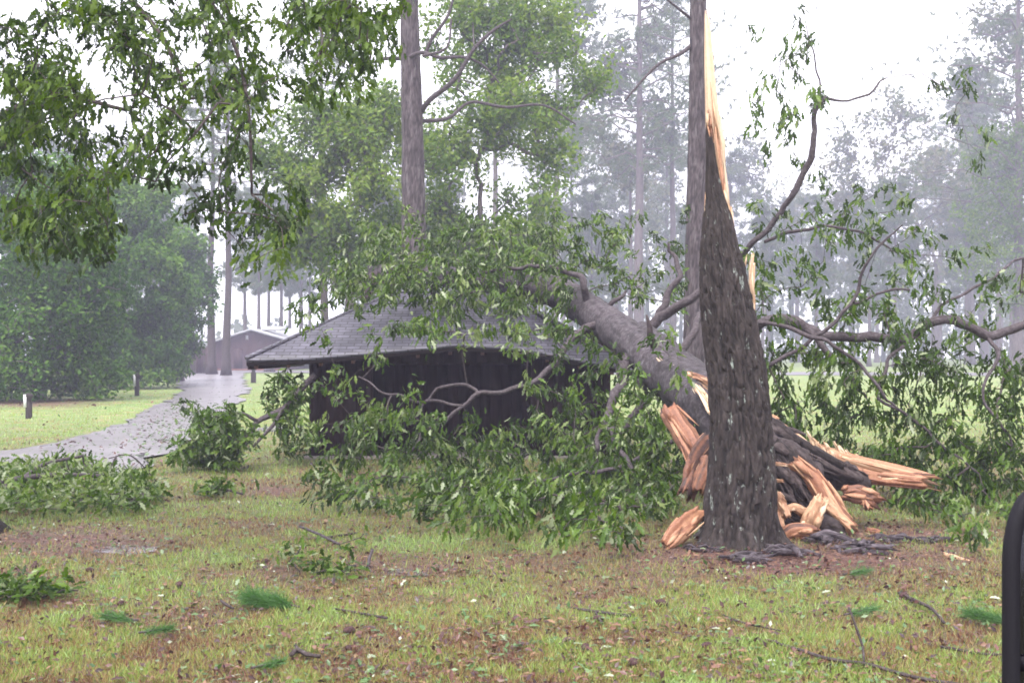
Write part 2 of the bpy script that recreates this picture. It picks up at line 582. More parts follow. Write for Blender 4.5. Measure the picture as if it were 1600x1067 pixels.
def box(buf, lo, hi, tint=0.5):
    x0, y0, z0 = lo
    x1, y1, z1 = hi
    v = [(x0, y0, z0), (x1, y0, z0), (x1, y1, z0), (x0, y1, z0), (x0, y0, z1), (x1, y0, z1), (x1, y1, z1), (x0, y1, z1)]
    buf.add(v, np.array([[0, 3, 2, 1], [4, 5, 6, 7], [0, 1, 5, 4], [1, 2, 6, 5], [2, 3, 7, 6], [3, 0, 4, 7]]), tint)

def splinter(buf, path, half, thick, seed=0, lines=18, end_rag=0.25, start_rag=0.0, tint=0.6, up=(0, -1, 0), spread=0.22, ridge=0.22, fibres=40, blunt=0.7, core=0.62):
    """a torn slab of wood: path rows x,y,z ; half width and half thickness per row; fibre ridges run along it"""
    rng = np.random.default_rng(seed)
    a = np.c_[np.asarray(path, float), np.broadcast_to(half, (len(path),)), np.broadcast_to(thick, (len(path),))]
    L = np.sum(np.linalg.norm(np.diff(a[:, :3], axis=0), axis=1))
    s = smooth_path(a, max(L / 16, 0.01))
    p, hw, th = s[:, :3], s[:, 3], s[:, 4]
    n = len(p)
    if end_rag > 0.08:
        hw, th = np.maximum(hw, hw.max() * blunt), np.maximum(th, th.max() * blunt)
    t = norm(np.gradient(p, axis=0))
    side = norm(np.cross(t, np.asarray(up, float)))
    nor = norm(np.cross(side, t))
    ang = np.arange(lines) / lines * 2 * np.pi
    co, si = np.cos(ang), np.sin(ang)
    co, si = np.sign(co) * np.abs(co) ** 0.6, np.sign(si) * np.abs(si) ** 0.6
    amp = 1 + rng.uniform(-ridge, ridge, lines)
    wob = (fbm(np.c_[np.repeat(np.arange(n), lines) * 0.45, np.tile(np.arange(lines), n) * 0.9, np.full(n * lines, seed * 3.1)], 2, seed).reshape(n, lines) - 0.5) * 0.35
    rr = amp[None] + wob
    v = p[:, None] + side[:, None] * (co[None] * rr * hw[:, None])[..., None] + nor[:, None] * (si[None] * rr * th[:, None])[..., None]
    u = np.linspace(0, 1, n)
    rag = rng.random(lines) ** 2.5 * 1.5 - 0.25
    pushe = np.clip((u - 0.72) / 0.28, 0, 1) ** 1.5
    pushs = np.clip((0.28 - u) / 0.28, 0, 1) ** 1.5
    v = v + t[:, None] * ((pushe[:, None] * rag[None] * end_rag - pushs[:, None] * rag[None] * start_rag) * L)[..., None]
    tn = np.clip(tint + rng.uniform(-spread, spread, lines)[None] + wob * 0.6, 0.02, 1) * np.ones((n, 1))
    verts = np.vstack([v.reshape(-1, 3), p[:1] + t[:1] * 0.02 * L, p[-1:] - t[-1:] * 0.06 * L])
    i = np.arange(n - 1)[:, None] * lines
    j = np.arange(lines)[None]
    k = (j + 1) % lines
    f = np.stack([i + j, i + k, i + lines + k, i + lines + j], -1).reshape(-1, 4)
    c0, c1 = n * lines, n * lines + 1
    jj = np.arange(lines)
    kk = (jj + 1) % lines
    f3 = np.vstack([np.stack([np.full(lines, c0), kk, jj], -1), np.stack([np.full(lines, c1), jj + (n - 1) * lines, kk + (n - 1) * lines], -1)])
    ctr = p[np.repeat(np.arange(n), lines)]
    verts[:n * lines] = ctr + (verts[:n * lines] - ctr) * (core if fibres else 1)
    buf.add(verts, [f, f3], np.clip(np.r_[tn.ravel(), tint - 0.2, tint + 0.15] - .12, 0, 1))
    # long loose fibres lying on the slab and sticking out past its ends
    m = fibres
    for _ in range(m):
        a0 = rng.uniform(-0.5, 0.7)
        a1 = min(a0 + rng.uniform(0.25, 0.7), 1.0 + end_rag * rng.uniform(0.2, 1.6))
        a0 = max(a0, -start_rag * rng.random())
        if a1 - a0 < 0.1:
            continue
        uu = np.linspace(a0, a1, 7)
        q = np.stack([np.interp(uu, u, p[:, i]) for i in range(3)], 1)
        ov = np.clip(uu - 1, 0, None)[:, None] * L * t[-1] + np.clip(uu, None, 0)[:, None] * L * t[0]
        sd = np.stack([np.interp(uu, u, side[:, i]) for i in range(3)], 1)
        no = np.stack([np.interp(uu, u, nor[:, i]) for i in range(3)], 1)
        h = np.interp(uu, u, np.maximum(hw, hw.max() * 0.35))[:, None]
        k = np.interp(uu, u, np.maximum(th, th.max() * 0.35))[:, None]
        e = rng.uniform(-1, 1)
        g = rng.choice([-1, 1, 1, 1]) * (1 - 0.5 * abs(e)) * rng.uniform(.8, 1.15)
        q = q + ov + sd * h * e + no * k * g + (sd * h * rng.normal() * .25 + no * k * rng.normal() * .3) * np.linspace(0, 1, 7)[:, None]
        uu = np.linspace(0, 1, 7)[[0, 3, 6]]
        q3 = q[[0, 3, 6]].copy()
        q3[1] = q3[1] * .35 + (q3[0] + q3[2]) * .325
        bb, nb_ = norm(sd[3] + no[3] * rng.normal() * .5), None
        tt = norm(q3[2] - q3[0])
        bb = norm(bb - tt * np.dot(bb, tt))
        nb_ = np.cross(tt, bb)
        w = hw.max() * (rng.uniform(0.03, 0.10) if rng.random() < .72 else rng.uniform(0.14, 0.36))
        h2 = w * rng.uniform(.25, .8)
        Lq = np.linalg.norm(q3[2] - q3[0])
        vv = []
        for kk, fsc in enumerate((rng.uniform(.2, .8), 1.0, rng.choice([.12, .5, .9]))):
            for cx_, cy_ in ((-1, -1), (1, -1), (1, 1), (-1, 1)):
                e_ = 0 if kk == 1 else rng.uniform(-.16, .16) * min(Lq, 4 * w)
                vv.append(q3[kk] + bb * cx_ * w * fsc + nb_ * cy_ * h2 * fsc + tt * e_)
        fq = [[r_ * 4 + c_, r_ * 4 + (c_ + 1) % 4, r_ * 4 + 4 + (c_ + 1) % 4, r_ * 4 + 4 + c_] for r_ in (0, 1) for c_ in range(4)] + [[3, 2, 1, 0], [8, 9, 10, 11]]
        buf.add(np.array(vv), np.array(fq), np.clip(tint + rng.normal(0, spread * .9) + rng.normal(0, .06, 12), .03, 1))

def splinter_px(buf, rows, d_up=(0, -1, 0), thick_f=0.5, **kw):
    """rows: px, py, distance, half width px"""
    pa = [P(x, y, d) for x, y, d, h in rows]
    hw = [h * d / F for x, y, d, h in rows]
    splinter(buf, pa, hw, [h * thick_f for h in hw], up=d_up, **kw)

def density_targets(rng, rows, x0, y0, cell, coef, depth, power=1.5):
    out = []
    for r, row in enumerate(rows):
        for c, ch in enumerate(row):
            m = 9 * (int(ch) / 9.0) ** power * coef * 1.15
            k = int(m) + (rng.random() < m - int(m))
            for _ in range(k):
                px, py = x0 + (c + rng.random()) * cell, y0 + (r + rng.random()) * cell
                p = P(px, py, depth(px, py, rng))
                p[2] = max(p[2], 0.06)
                out.append(p)
    return np.array(out)

# ---------------------------------------------------------------- ground, road, water
LITTER = [  # px, py, half width px, half height px, strength : bare soil and pine straw
    (1230, 872, 330, 34, 1.0), (1380, 835, 200, 28, 0.8), (990, 850, 90, 14, 0.7), (110, 848, 170, 26, 0.95), (40, 905, 120, 30, 0.5),
    (640, 882, 130, 18, 0.8), (800, 880, 140, 20, 0.55), (780, 800, 90, 10, 0.8), (420, 765, 60, 10, 0.6), (560, 1000, 170, 24, 0.15),
    (260, 975, 120, 22, 0.35), (50, 629, 110, 8, .9), (1300, 960, 150, 20, 0.25), (830, 940, 160, 22, 0.3), (450, 890, 60, 20, 0.4),
    (560, 745, 70, 10, 0.6), (1000, 900, 120, 18, 0.5)]
def litter(x, y):
    r = np.zeros_like(x)
    py = HY + H * F / np.maximum(y, 1.0)
    px = 800 + x * F / np.maximum(y, 1.0)
    for cx, c_y, rx, ry, s in LITTER:
        r = np.maximum(r, s * np.exp(-1.2 * (((px - cx) / rx) ** 2 + ((py - c_y) / ry) ** 2) ** 1.5))
    q = np.c_[x, y, np.zeros_like(x)]
    n = fbm(q * 1.3, 4, 3)
    n2 = fbm(q * 5.0, 3, 9)
    far = np.clip((30 - y) / 8, 0, 1)
    return np.clip(r * (0.6 + 0.9 * n2) + far * np.clip((n - 0.54) * 2.4, 0, 0.32) * (0.4 + n2), 0, 1)

def ground_z(x, y):
    q = np.c_[x, y, np.zeros_like(x)]
    return (fbm(q * 0.35, 2, 5) - 0.5) * 0.05 + (fbm(q * 3.0, 2, 6) - 0.5) * 0.02 - 0.012

gx = np.r_[-245, -160, -100, -60, -40, np.arange(-28, -12, 0.8), np.arange(-12, 12, 0.14), np.arange(12, 28, 0.8), 40, 60, 100, 160, 245].astype(float)
gy = np.r_[-8, -2, 2, np.arange(4, 24, 0.12), np.arange(24, 50, 0.7), np.arange(50, 110, 3), 130, 160, 200, 250, 300, 390].astype(float)
X, Y = np.meshgrid(gx, gy)
xx, yy = X.ravel(), Y.ravel()
b = Buf()
nx, ny = len(gx), len(gy)
ii = np.arange(ny - 1)[:, None] * nx
jj = np.arange(nx - 1)[None]
gf = np.stack([ii + jj, ii + jj + 1, ii + nx + jj + 1, ii + nx + jj], -1).reshape(-1, 4)
b.add(np.c_[xx, yy, ground_z(xx, yy)], gf, litter(xx, yy))
kind(b.build("ground", M['ground'], smooth=True), "structure")

def ribbon(name, left, right, z, mat, step=1.0, wob=0.15, seed=1):
    n = 240
    def res(a):
        a = np.array(a, float)
        u = np.linspace(0, len(a) - 1, n + 16)
        q = np.c_[np.interp(u, np.arange(len(a)), a[:, 0]), np.interp(u, np.arange(len(a)), a[:, 1])]
        return np.c_[[np.convolve(q[:, i], np.ones(17) / 17, 'valid') for i in (0, 1)]].T
    l, r = res(left), res(right)
    m = 9
    rows = []
    for k in range(m):
        s = k / (m - 1)
        q = l * (1 - s) + r * s
        if k in (0, m - 1):
            q = q + (fbm(np.c_[q * 0.5, np.full(n, k)], 4, seed) - 0.5)[:, None] * wob * 4
        rows.append(q)
    A = np.array(rows)
    v = np.c_[A.reshape(-1, 2), np.full(m * n, z)]
    v[:, 2] += (fbm(v * 0.7, 2, 4) - 0.5) * 0.02
    i = np.arange(m - 1)[:, None] * n
    j = np.arange(n - 1)[None]
    bb = Buf()
    bb.add(v, np.stack([i + j, i + n + j, i + n + j + 1, i + j + 1], -1).reshape(-1, 4), 0.5)
    return kind(bb.build(name, mat, smooth=True), "structure")

g2 = lambda px, py: G(px, py)[:2]
ribbon("gravel_road", [(-34, 20.0), (-22, 20.6), g2(0, 711), g2(90, 688), g2(150, 672), g2(200, 658), g2(262, 630), g2(285, 610), g2(275, 596), g2(300, 585), (-34, 112)],
       [(-34, 15.5), (-22, 15.6), (-12, 16.3), g2(120, 752), g2(235, 728), g2(305, 690), g2(345, 660), g2(376, 630), g2(386, 605), g2(378, 590), (-26, 112)], 0.03, M['road'], 1.0, .3)
ribbon("far_road", [(-60, 116), (-20, 117), (30, 108), (60, 100), (110, 95)], [(-60, 104), (-20, 104), (30, 92), (60, 86), (110, 80)], 0.02, M['road'], 4, 0.3, 2)
def puddle(px, py, rx, ry, seed):
    c = G(px, py)
    n = 40
    an = np.arange(n) / n * 2 * np.pi
    w = 1 + (fbm(np.c_[np.cos(an) * 1.5, np.sin(an) * 1.5, np.full(n, seed)], 3, seed) - 0.5) * 1.3
    sx, sy = rx * c[1] / F, ry * c[1] ** 2 / (H * F)
    b = Buf()
    b.add(np.r_[np.c_[c[0] + np.cos(an) * sx * w, c[1] + np.sin(an) * sy * w, ground_z(c[0] + np.cos(an) * sx * w, c[1] + np.sin(an) * sy * w) + .006], [[c[0], c[1], ground_z(np.array([c[0]]), np.array([c[1]]))[0] + .008]]],
          np.array([[i, (i + 1) % n, n] for i in range(n)]))
    return kind(b.build("puddle", M['water']), "structure")
puddle(205, 858, 52, 6, 1)
puddle(640, 893, 44, 5, 2)
puddle(440, 668, 36, 5, 3)
puddle(790, 806, 60, 4, 4)

# ---------------------------------------------------------------- shed
def shed():
    rng = np.random.default_rng(11)
    EX0, EX1, EY0, EY1, RY, RZ = -4.53, 2.18, 19.4, 24.6, 22.0, 3.05
    RX0, RX1 = -2.25, -0.2
    t = thing("shed", "low dark brown wooden shed with a crushed hip roof under the fallen oak", "shed", ((EX0 + EX1) / 2, RY, 0))
    ex = lambda x: np.interp(x, [-4.53, -3.5, -2.2, -0.9, 0.2, 1.4, 2.18], [1.77, 1.80, 1.91, 2.03, 1.96, 1.72, 1.58])
    # roof: front, back and two hip ends as a bowed sheet with thickness
    b = Buf()
    uvs = []
    def slope(fn, nu, nv, front):
        u, v = np.meshgrid(np.linspace(0, 1, nu), np.linspace(0, 1, nv))
        p = fn(u.ravel(), v.ravel())
        i = np.arange(nv - 1)[:, None] * nu
        j = np.arange(nu - 1)[None]
        f = np.stack([i + j, i + j + 1, i + nu + j + 1, i + nu + j], -1).reshape(-1, 4)
        n = len(p)
        low = p - np.array([0, 0, 0.05])
        edge = np.arange(nu - 1)
        rim = np.stack([edge, edge + n, edge + 1 + n, edge + 1], -1)
        # courses: each shingle row ends in a small step
        b.add(np.vstack([p, low]), [f, f[:, ::-1] + n, rim], 0.5)
    def front(u, v):
        xa = EX0 + (EX1 - EX0) * u
        xb = RX0 + (RX1 - RX0) * u
        x = xa * (1 - v) + xb * v
        y = EY0 * (1 - v) + RY * v
        z = ex(xa) * (1 - v) + RZ * v + 0.06 * np.sin(v * np.pi) * (u > 0)
        z = z - 0.25 * np.exp(-((x - 0.9) / 0.7) ** 2) * np.sin(v * np.pi) * v
        return np.c_[x, y, z]
    def back(u, v):
        xa = EX1 + (EX0 - EX1) * u
        xb = RX1 + (RX0 - RX1) * u
        return np.c_[xa * (1 - v) + xb * v, EY1 * (1 - v) + RY * v, 1.8 * (1 - v) + RZ * v]
    def left(u, v):
        ya = EY1 + (EY0 - EY1) * u
        return np.c_[EX0 * (1 - v) + RX0 * v, ya * (1 - v) + RY * v, (1.8 - 0.03 * u) * (1 - v) + RZ * v]
    def right(u, v):
        ya = EY0 + (EY1 - EY0) * u
        return np.c_[EX1 * (1 - v) + RX1 * v, ya * (1 - v) + RY * v, (1.58 + 0.22 * u) * (1 - v) + RZ * v]
    for fn in (front, back, left, right):
        slope(fn, 36, 14, fn is front)
    roof = b.build("roof", M['shingle'], t)
    # hip ridge caps
    for pa, pb, ra in (((EX0, EY0, 1.79), (RX0, RY, RZ + .01), 0.045), ((RX0, RY, RZ + .01), (RX1, RY, RZ + .01), 0.05), ((EX1, EY0, 1.60), (RX1, RY, RZ + .01), 0.045)):
        c = Buf()
        pa, pb = np.array(pa), np.array(pb)
        s = np.linspace(0, 1, 14)[:, None]
        tube(c, pa * (1 - s) + pb * s, ra, 6, True, 0.2, 4)
        c.build("ridge_cap", M['shingle'], roof)
    # fascia follows the bowed eave, the shadow line there put into its colour
    b = Buf()
    xs = np.linspace(EX0, EX1, 30)
    for y, dz in ((EY0 + 0.01, 0), (EY0 + 0.05, 0)):
        pass
    top, bot = np.c_[xs, np.full(30, EY0 + .012), ex(xs) - 0.045], np.c_[xs, np.full(30, EY0 + .012), ex(xs) - 0.11]
    v = np.vstack([top, bot, top + [0, .035, 0], bot + [0, .035, 0]])
    k = np.arange(29)
    b.add(v, np.vstack([np.stack([k, k + 30, k + 31, k + 1], -1), np.stack([k + 60, k + 61, k + 91, k + 90], -1), np.stack([k + 30, k + 90, k + 91, k + 31], -1)]))
    b.build("fascia", M['eave_shadow_wood'], t)
    b = Buf()
    box(b, (EX0 + .01, EY0 + 0.06, 1.60), (EX0 + .045, EY1 - .02, 1.72))
    b.build("fascia", M['shed_wood'], t)
    # rafter tails
    for x in np.linspace(EX0 + 0.12, EX1 - 0.5, 12):
        b = Buf()
        z = float(ex(x)) - 0.06
        y0, y1 = EY0 + 0.055, EY0 + min(1.1, max(.12, min(x - EX0, EX1 - x) * .8))
        sl = 0.5
        v = [(x, y0, z - .1), (x + .06, y0, z - .1), (x + .06, y1, z + (y1 - y0) * sl - .12), (x, y1, z + (y1 - y0) * sl - .12),
             (x, y0, z), (x + .06, y0, z), (x + .06, y1, z + (y1 - y0) * sl - .02), (x, y1, z + (y1 - y0) * sl - .02)]
        b.add(v, np.array([[0, 3, 2, 1], [4, 5, 6, 7], [0, 1, 5, 4], [1, 2, 6, 5], [2, 3, 7, 6], [3, 0, 4, 7]]), 0.9)
        b.build("rafter_tail", M['rafter'], t)
    # walls of upright boards, a wide opening in the front
    W0, W1, WY0, WY1, WT = -3.63, 1.75, 20.5, 23.6, 2.02
    def boards(pa, pb, z0, z1, name, thick=0.03):
        b = Buf()
        pa, pb = np.array(pa, float), np.array(pb, float)
        L = np.linalg.norm(pb - pa)
        d = (pb - pa) / L
        nrm = np.array([d[1], -d[0]])
        n = max(1, int(L / 0.19))
        for i in range(n):
            a0, a1 = i * L / n + .0015, (i + 1) * L / n - .0015
            off = rng.uniform(0, 0.008)
            q = [pa + d * a0 + nrm * off, pa + d * a1 + nrm * off, pa + d * a1 - nrm * thick, pa + d * a0 - nrm * thick]
            zz = z0 + rng.uniform(0, .02)
            v = [(x, y, zz) for x, y in q] + [(x, y, z1) for x, y in q]
            b.add(v, np.array([[0, 3, 2, 1], [4, 5, 6, 7], [0, 1, 5, 4], [1, 2, 6, 5], [2, 3, 7, 6], [3, 0, 4, 7]]), rng.uniform(0.3, 0.7))
        return b.build(name, M['shed_wood'], t)
    boards((W0, WY0), (W0 + 1.02, WY0), 0.03, WT, "wall")
    boards((0.35, WY0), (W1, WY0), 0.03, WT, "wall")
    boards((W0 + 1.03, WY0), (0.34, WY0), 1.70, 2.25, "wall")
    boards((W0 - .05, WY0 + .08), (W1 + .05, WY0 + .08), 1.66, 2.3, "wall")
    boards((W0 + .03, WY1), (W0 + .03, WY0 + .04), 0.03, WT, "wall")
    boards((W1 - .03, WY0 + .04), (W1 - .03, WY1), 0.03, WT, "wall")
    boards((W1, WY1), (W0, WY1), 0.03, WT, "wall")
    boards((W0 + 1.0, WY0 + 1.1), (0.4, WY0 + 1.1), 0.03, 2.2, "partition_wall")
    for x in (W0 - .015, W0 + 1.0, 0.34, W1 - .1):
        b = Buf()
        box(b, (x, WY0 - .05, 0.0), (x + .12, WY0 + .07, WT + .05), 0.6)
        b.build("post", M['shed_wood'], t)
    b = Buf()
    box(b, (W0 - .1, WY0 - .1, -.05), (W1 + .1, WY1 + .1, 0.035))
    b.build("floor_slab", M['concrete'], t)
    return t

def shingle_mat():
    m, nt, out = new_mat("shingle")
    tc = N(nt, "ShaderNodeTexCoord")
    sep = N(nt, "ShaderNodeSeparateXYZ")
    nt.links.new(tc.outputs["Object"], sep.inputs[0])
    ad = N(nt, "ShaderNodeMath", operation='ADD')
    ml = N(nt, "ShaderNodeMath", operation='MULTIPLY')
    ml.inputs[1].default_value = 2.2
    nt.links.new(sep.outputs[2], ml.inputs[0])
    cm = N(nt, "ShaderNodeCombineXYZ")
    nt.links.new(sep.outputs[0], cm.inputs[0])
    nt.links.new(ml.outputs[0], cm.inputs[1])
    br = N(nt, "ShaderNodeTexBrick", Scale=1.0)
    br.inputs["Color1"].default_value = (0.058, 0.056, 0.074, 1)
    br.inputs["Color2"].default_value = (0.096, 0.093, 0.120, 1)
    br.inputs["Mortar"].default_value = (0.022, 0.02, 0.026, 1)
    br.inputs["Mortar Size"].default_value = 0.012
    br.inputs["Brick Width"].default_value = 0.24
    br.inputs["Row Height"].default_value = 0.11
    nt.links.new(cm.outputs[0], br.inputs["Vector"])
    n = N(nt, "ShaderNodeTexNoise", Scale=3.0, Detail=6.0, Roughness=0.7)
    nt.links.new(tc.outputs["Object"], n.inputs["Vector"])
    r = ramp(nt, [(0.3, (0.6, 0.58, 0.6)), (0.7, (1.25, 1.2, 1.25))])
    nt.links.new(n.outputs["Fac"], r.inputs[0])
    mu = N(nt, "ShaderNodeMix", data_type='RGBA', blend_type='MULTIPLY')
    mu.inputs[0].default_value = 1
    nt.links.new(br.outputs[0], mu.inputs[6])
    nt.links.new(r.outputs[0], mu.inputs[7])
    b = N(nt, "ShaderNodeBsdfPrincipled", Roughness=0.55)
    nt.links.new(mu.outputs[2], b.inputs["Base Color"])
    bp = N(nt, "ShaderNodeBump", Strength=0.6, Distance=0.02)
    bp.invert = True
    nt.links.new(br.outputs["Fac"], bp.inputs["Height"])
    nt.links.new(bp.outputs[0], b.inputs["Normal"])
    nt.links.new(b.outputs[0], out.inputs[0])
    return m
M['shingle'] = shingle_mat()
M['shed_wood'] = bark_mat("brown_boards", (0.012, 0.004, 0.006), (0.021, 0.007, 0.010), (0.032, 0.012, 0.016), (14, 14, 1.2), 0.3, 0.7)
M['eave_shadow_wood'] = plain_mat("eave_shadow_wood", (0.012, 0.007, 0.009), (0.022, 0.013, 0.015), 9.0)  # fascia wood coloured near black to draw the shadow line under the eave
M['rafter'] = bark_mat("rafter_wood", (0.06, 0.03, 0.028), (0.10, 0.055, 0.045), (0.15, 0.09, 0.07), (14, 14, 14), 0.3, 0.7)
M['concrete'] = plain_mat("concrete", (0.16, 0.14, 0.13), (0.26, 0.23, 0.21), 6.0)
shed()

# ---------------------------------------------------------------- standing broken trunk
def snag():
    D = 11.3
    base = P(1158, 850, D)
    t = thing("broken_tree_trunk", "tall snapped tree trunk with dark furrowed bark and a long pale splinter pointing up", "tree trunk", (base[0], D, 0))
    # py, left px, right px : the outline of the bark
    prof = np.array([(868, 1066, 1246), (852, 1080, 1228), (835, 1092, 1220), (800, 1100, 1214), (750, 1106, 1210), (700, 1109, 1206), (650, 1110, 1201),
                     (600, 1108, 1195), (550, 1103, 1187), (500, 1100, 1179), (460, 1098, 1172), (420, 1097, 1163), (390, 1097, 1154), (360, 1099, 1147),
                     (335, 1101, 1141), (318, 1103, 1134), (300, 1103, 1128), (270, 1103, 1122), (240, 1103, 1117), (210, 1103, 1114), (192, 1104, 1111)], float)
    prof = prof[::-1]
    py = np.r_[np.linspace(192, 700, 330), np.linspace(701.5, 868, 90)]
    l, r = np.interp(py, prof[:, 0], prof[:, 1]), np.interp(py, prof[:, 0], prof[:, 2])
    z = H + (HY - py) / F * D
    cx, rad = ((l + r) / 2 - 800) / F * D, (r - l) / 2 / F * D
    S = 220
    an = np.arange(S) / S * 2 * np.pi
    n = len(z)
    ca, sa = np.cos(an), np.sin(an)
    # root flare buttresses near the ground
    fl = np.clip((0.35 - z) / 0.35, 0, 1)[:, None] ** 1.5 * (0.16 * np.cos(an * 5 + 1.0) + 0.1 * np.cos(an * 3))[None]
    q = np.c_[(ca[None] * rad[:, None]).ravel() * 1.0, (sa[None] * rad[:, None]).ravel(), np.repeat(z, S)]
    # furrowed bark: ridged noise stretched upward
    w = np.c_[np.tile(ca, n) * 8.0, np.tile(sa, n) * 8.0, np.repeat(z, S) * 3.4]
    w = w + (fbm(w * 0.9, 2, 31)[:, None] - 0.5) * 1.2
    rg = 1 - np.abs(2 * fbm(w, 2, 21) - 1) * 6.5
    w2 = np.c_[np.tile(ca, n) * 19, np.tile(sa, n) * 19, np.repeat(z, S) * 8]
    rg2 = 1 - np.abs(2 * fbm(w2, 2, 22) - 1) * 5
    fur = np.clip(0.7 * np.maximum(rg, -.6) + 0.4 * np.maximum(rg2, -.6), -0.7, 1)
    amp = np.minimum(0.024, rad * 0.12)
    lump = (fbm(np.c_[np.tile(ca, n) * 1.3, np.tile(sa, n) * 1.3, np.repeat(z, S) * 1.1], 3, 81).reshape(n, S) - .5) * .34
    R = rad[:, None] * (1 + fl + lump) - (fur.reshape(n, S)) * amp[:, None] + amp[:, None] * 0.3
    depth = np.clip(rad / 0.33, 0.25, 1.0) ** 0.2
    v = np.stack([cx[:, None] + ca[None] * R, base[1] + 0.0 + sa[None] * R * depth[:, None], z[:, None] + 0 * R], -1)
    # ragged upper rim of the bark
    i = np.arange(n - 1)[:, None] * S
    j = np.arange(S)[None]
    k = (j + 1) % S
    f = np.stack([i + j, i + S + j, i + S + k, i + k], -1).reshape(-1, 4)
    b = Buf()
    tint = np.clip(0.55 - 0.5 * fur, 0, 1)
    b.add(v.reshape(-1, 3), [f, np.arange(S)[None]], tint)
    b.build("trunk", M['oak_bark'], t, smooth=True)
    # long pale splinter
    b = Buf()
    splinter_px(b, [(1131, 345, D + .12, 9), (1127, 310, D + .12, 12), (1119, 260, D + .12, 12), (1114, 200, D + .12, 11.5), (1110, 140, D + .12, 9), (1107, 80, D + .12, 6.5), (1104.5, 30, D + .12, 3.2)],
                thick_f=0.5, lines=20, seed=3, blunt=0, core=1, fibres=24, end_rag=0.05, start_rag=0.12, tint=0.93, spread=0.12, ridge=0.1)
    b.build("splinter", M['wood'], t)
    b = Buf()
    splinter_px(b, [(1134, 335, D + .02, 4), (1129, 290, D + .02, 4), (1124, 240, D + .02, 4), (1118, 190, D + .02, 3), (1113, 150, D + .03, 1.5)], thick_f=0.7, lines=12, seed=4, end_rag=0.1, blunt=0, start_rag=0.1, tint=0.5, spread=0.12)
    b.build("splinter", M['wood'], t)
    b = Buf()
    splinter_px(b, [(1112, 225, D + .0, 5), (1109, 200, D - .02, 5), (1107, 178, D - .02, 2)], thick_f=0.5, lines=10, seed=14, end_rag=0.3, blunt=0, tint=0.35)
    b.build("splinter", M['wood'], t)
    b = Buf()
    splinter_px(b, [(1176, 492, D + .0, 3), (1175, 460, D, 4.5), (1173.5, 430, D, 4), (1176, 400, D, 3.2)], thick_f=0.7, lines=12, seed=5, end_rag=0.06, start_rag=0.1, tint=0.85, spread=0.15)
    b.build("splinter", M['wood'], t)
    b = Buf()
    splinter_px(b, [(1176, 500, D + .02, 3), (1172, 470, D + .02, 5), (1166, 440, D + .02, 4), (1161, 425, D + .02, 2)], thick_f=0.6, lines=12, seed=6, end_rag=0.15, blunt=0, tint=0.4)
    b.build("splinter", M['wood'], t)
    for k, (rows, tn) in enumerate([([(1158, 432, D, 3), (1155, 418, D, 3), (1152, 408, D, 1)], .5), ([(1160, 430, D, 2), (1164, 415, D, 1.6), (1166, 404, D, .7)], .8), ([(1150, 392, D, 2.5), (1147, 370, D, 3), (1143, 335, D, 1.2)], .75),
                                      ([(1100, 380, D, 2), (1102, 350, D, 3), (1103, 322, D, 1)], .8), ([(1141, 345, D, 3), (1139, 325, D, 3.5), (1133, 300, D, 1)], .7)]):
        b = Buf()
        splinter_px(b, rows, thick_f=0.7, lines=9, seed=40 + k, end_rag=0.3, blunt=0, tint=tn)
        b.build("splinter", M['wood'], t)
    return t
snag()

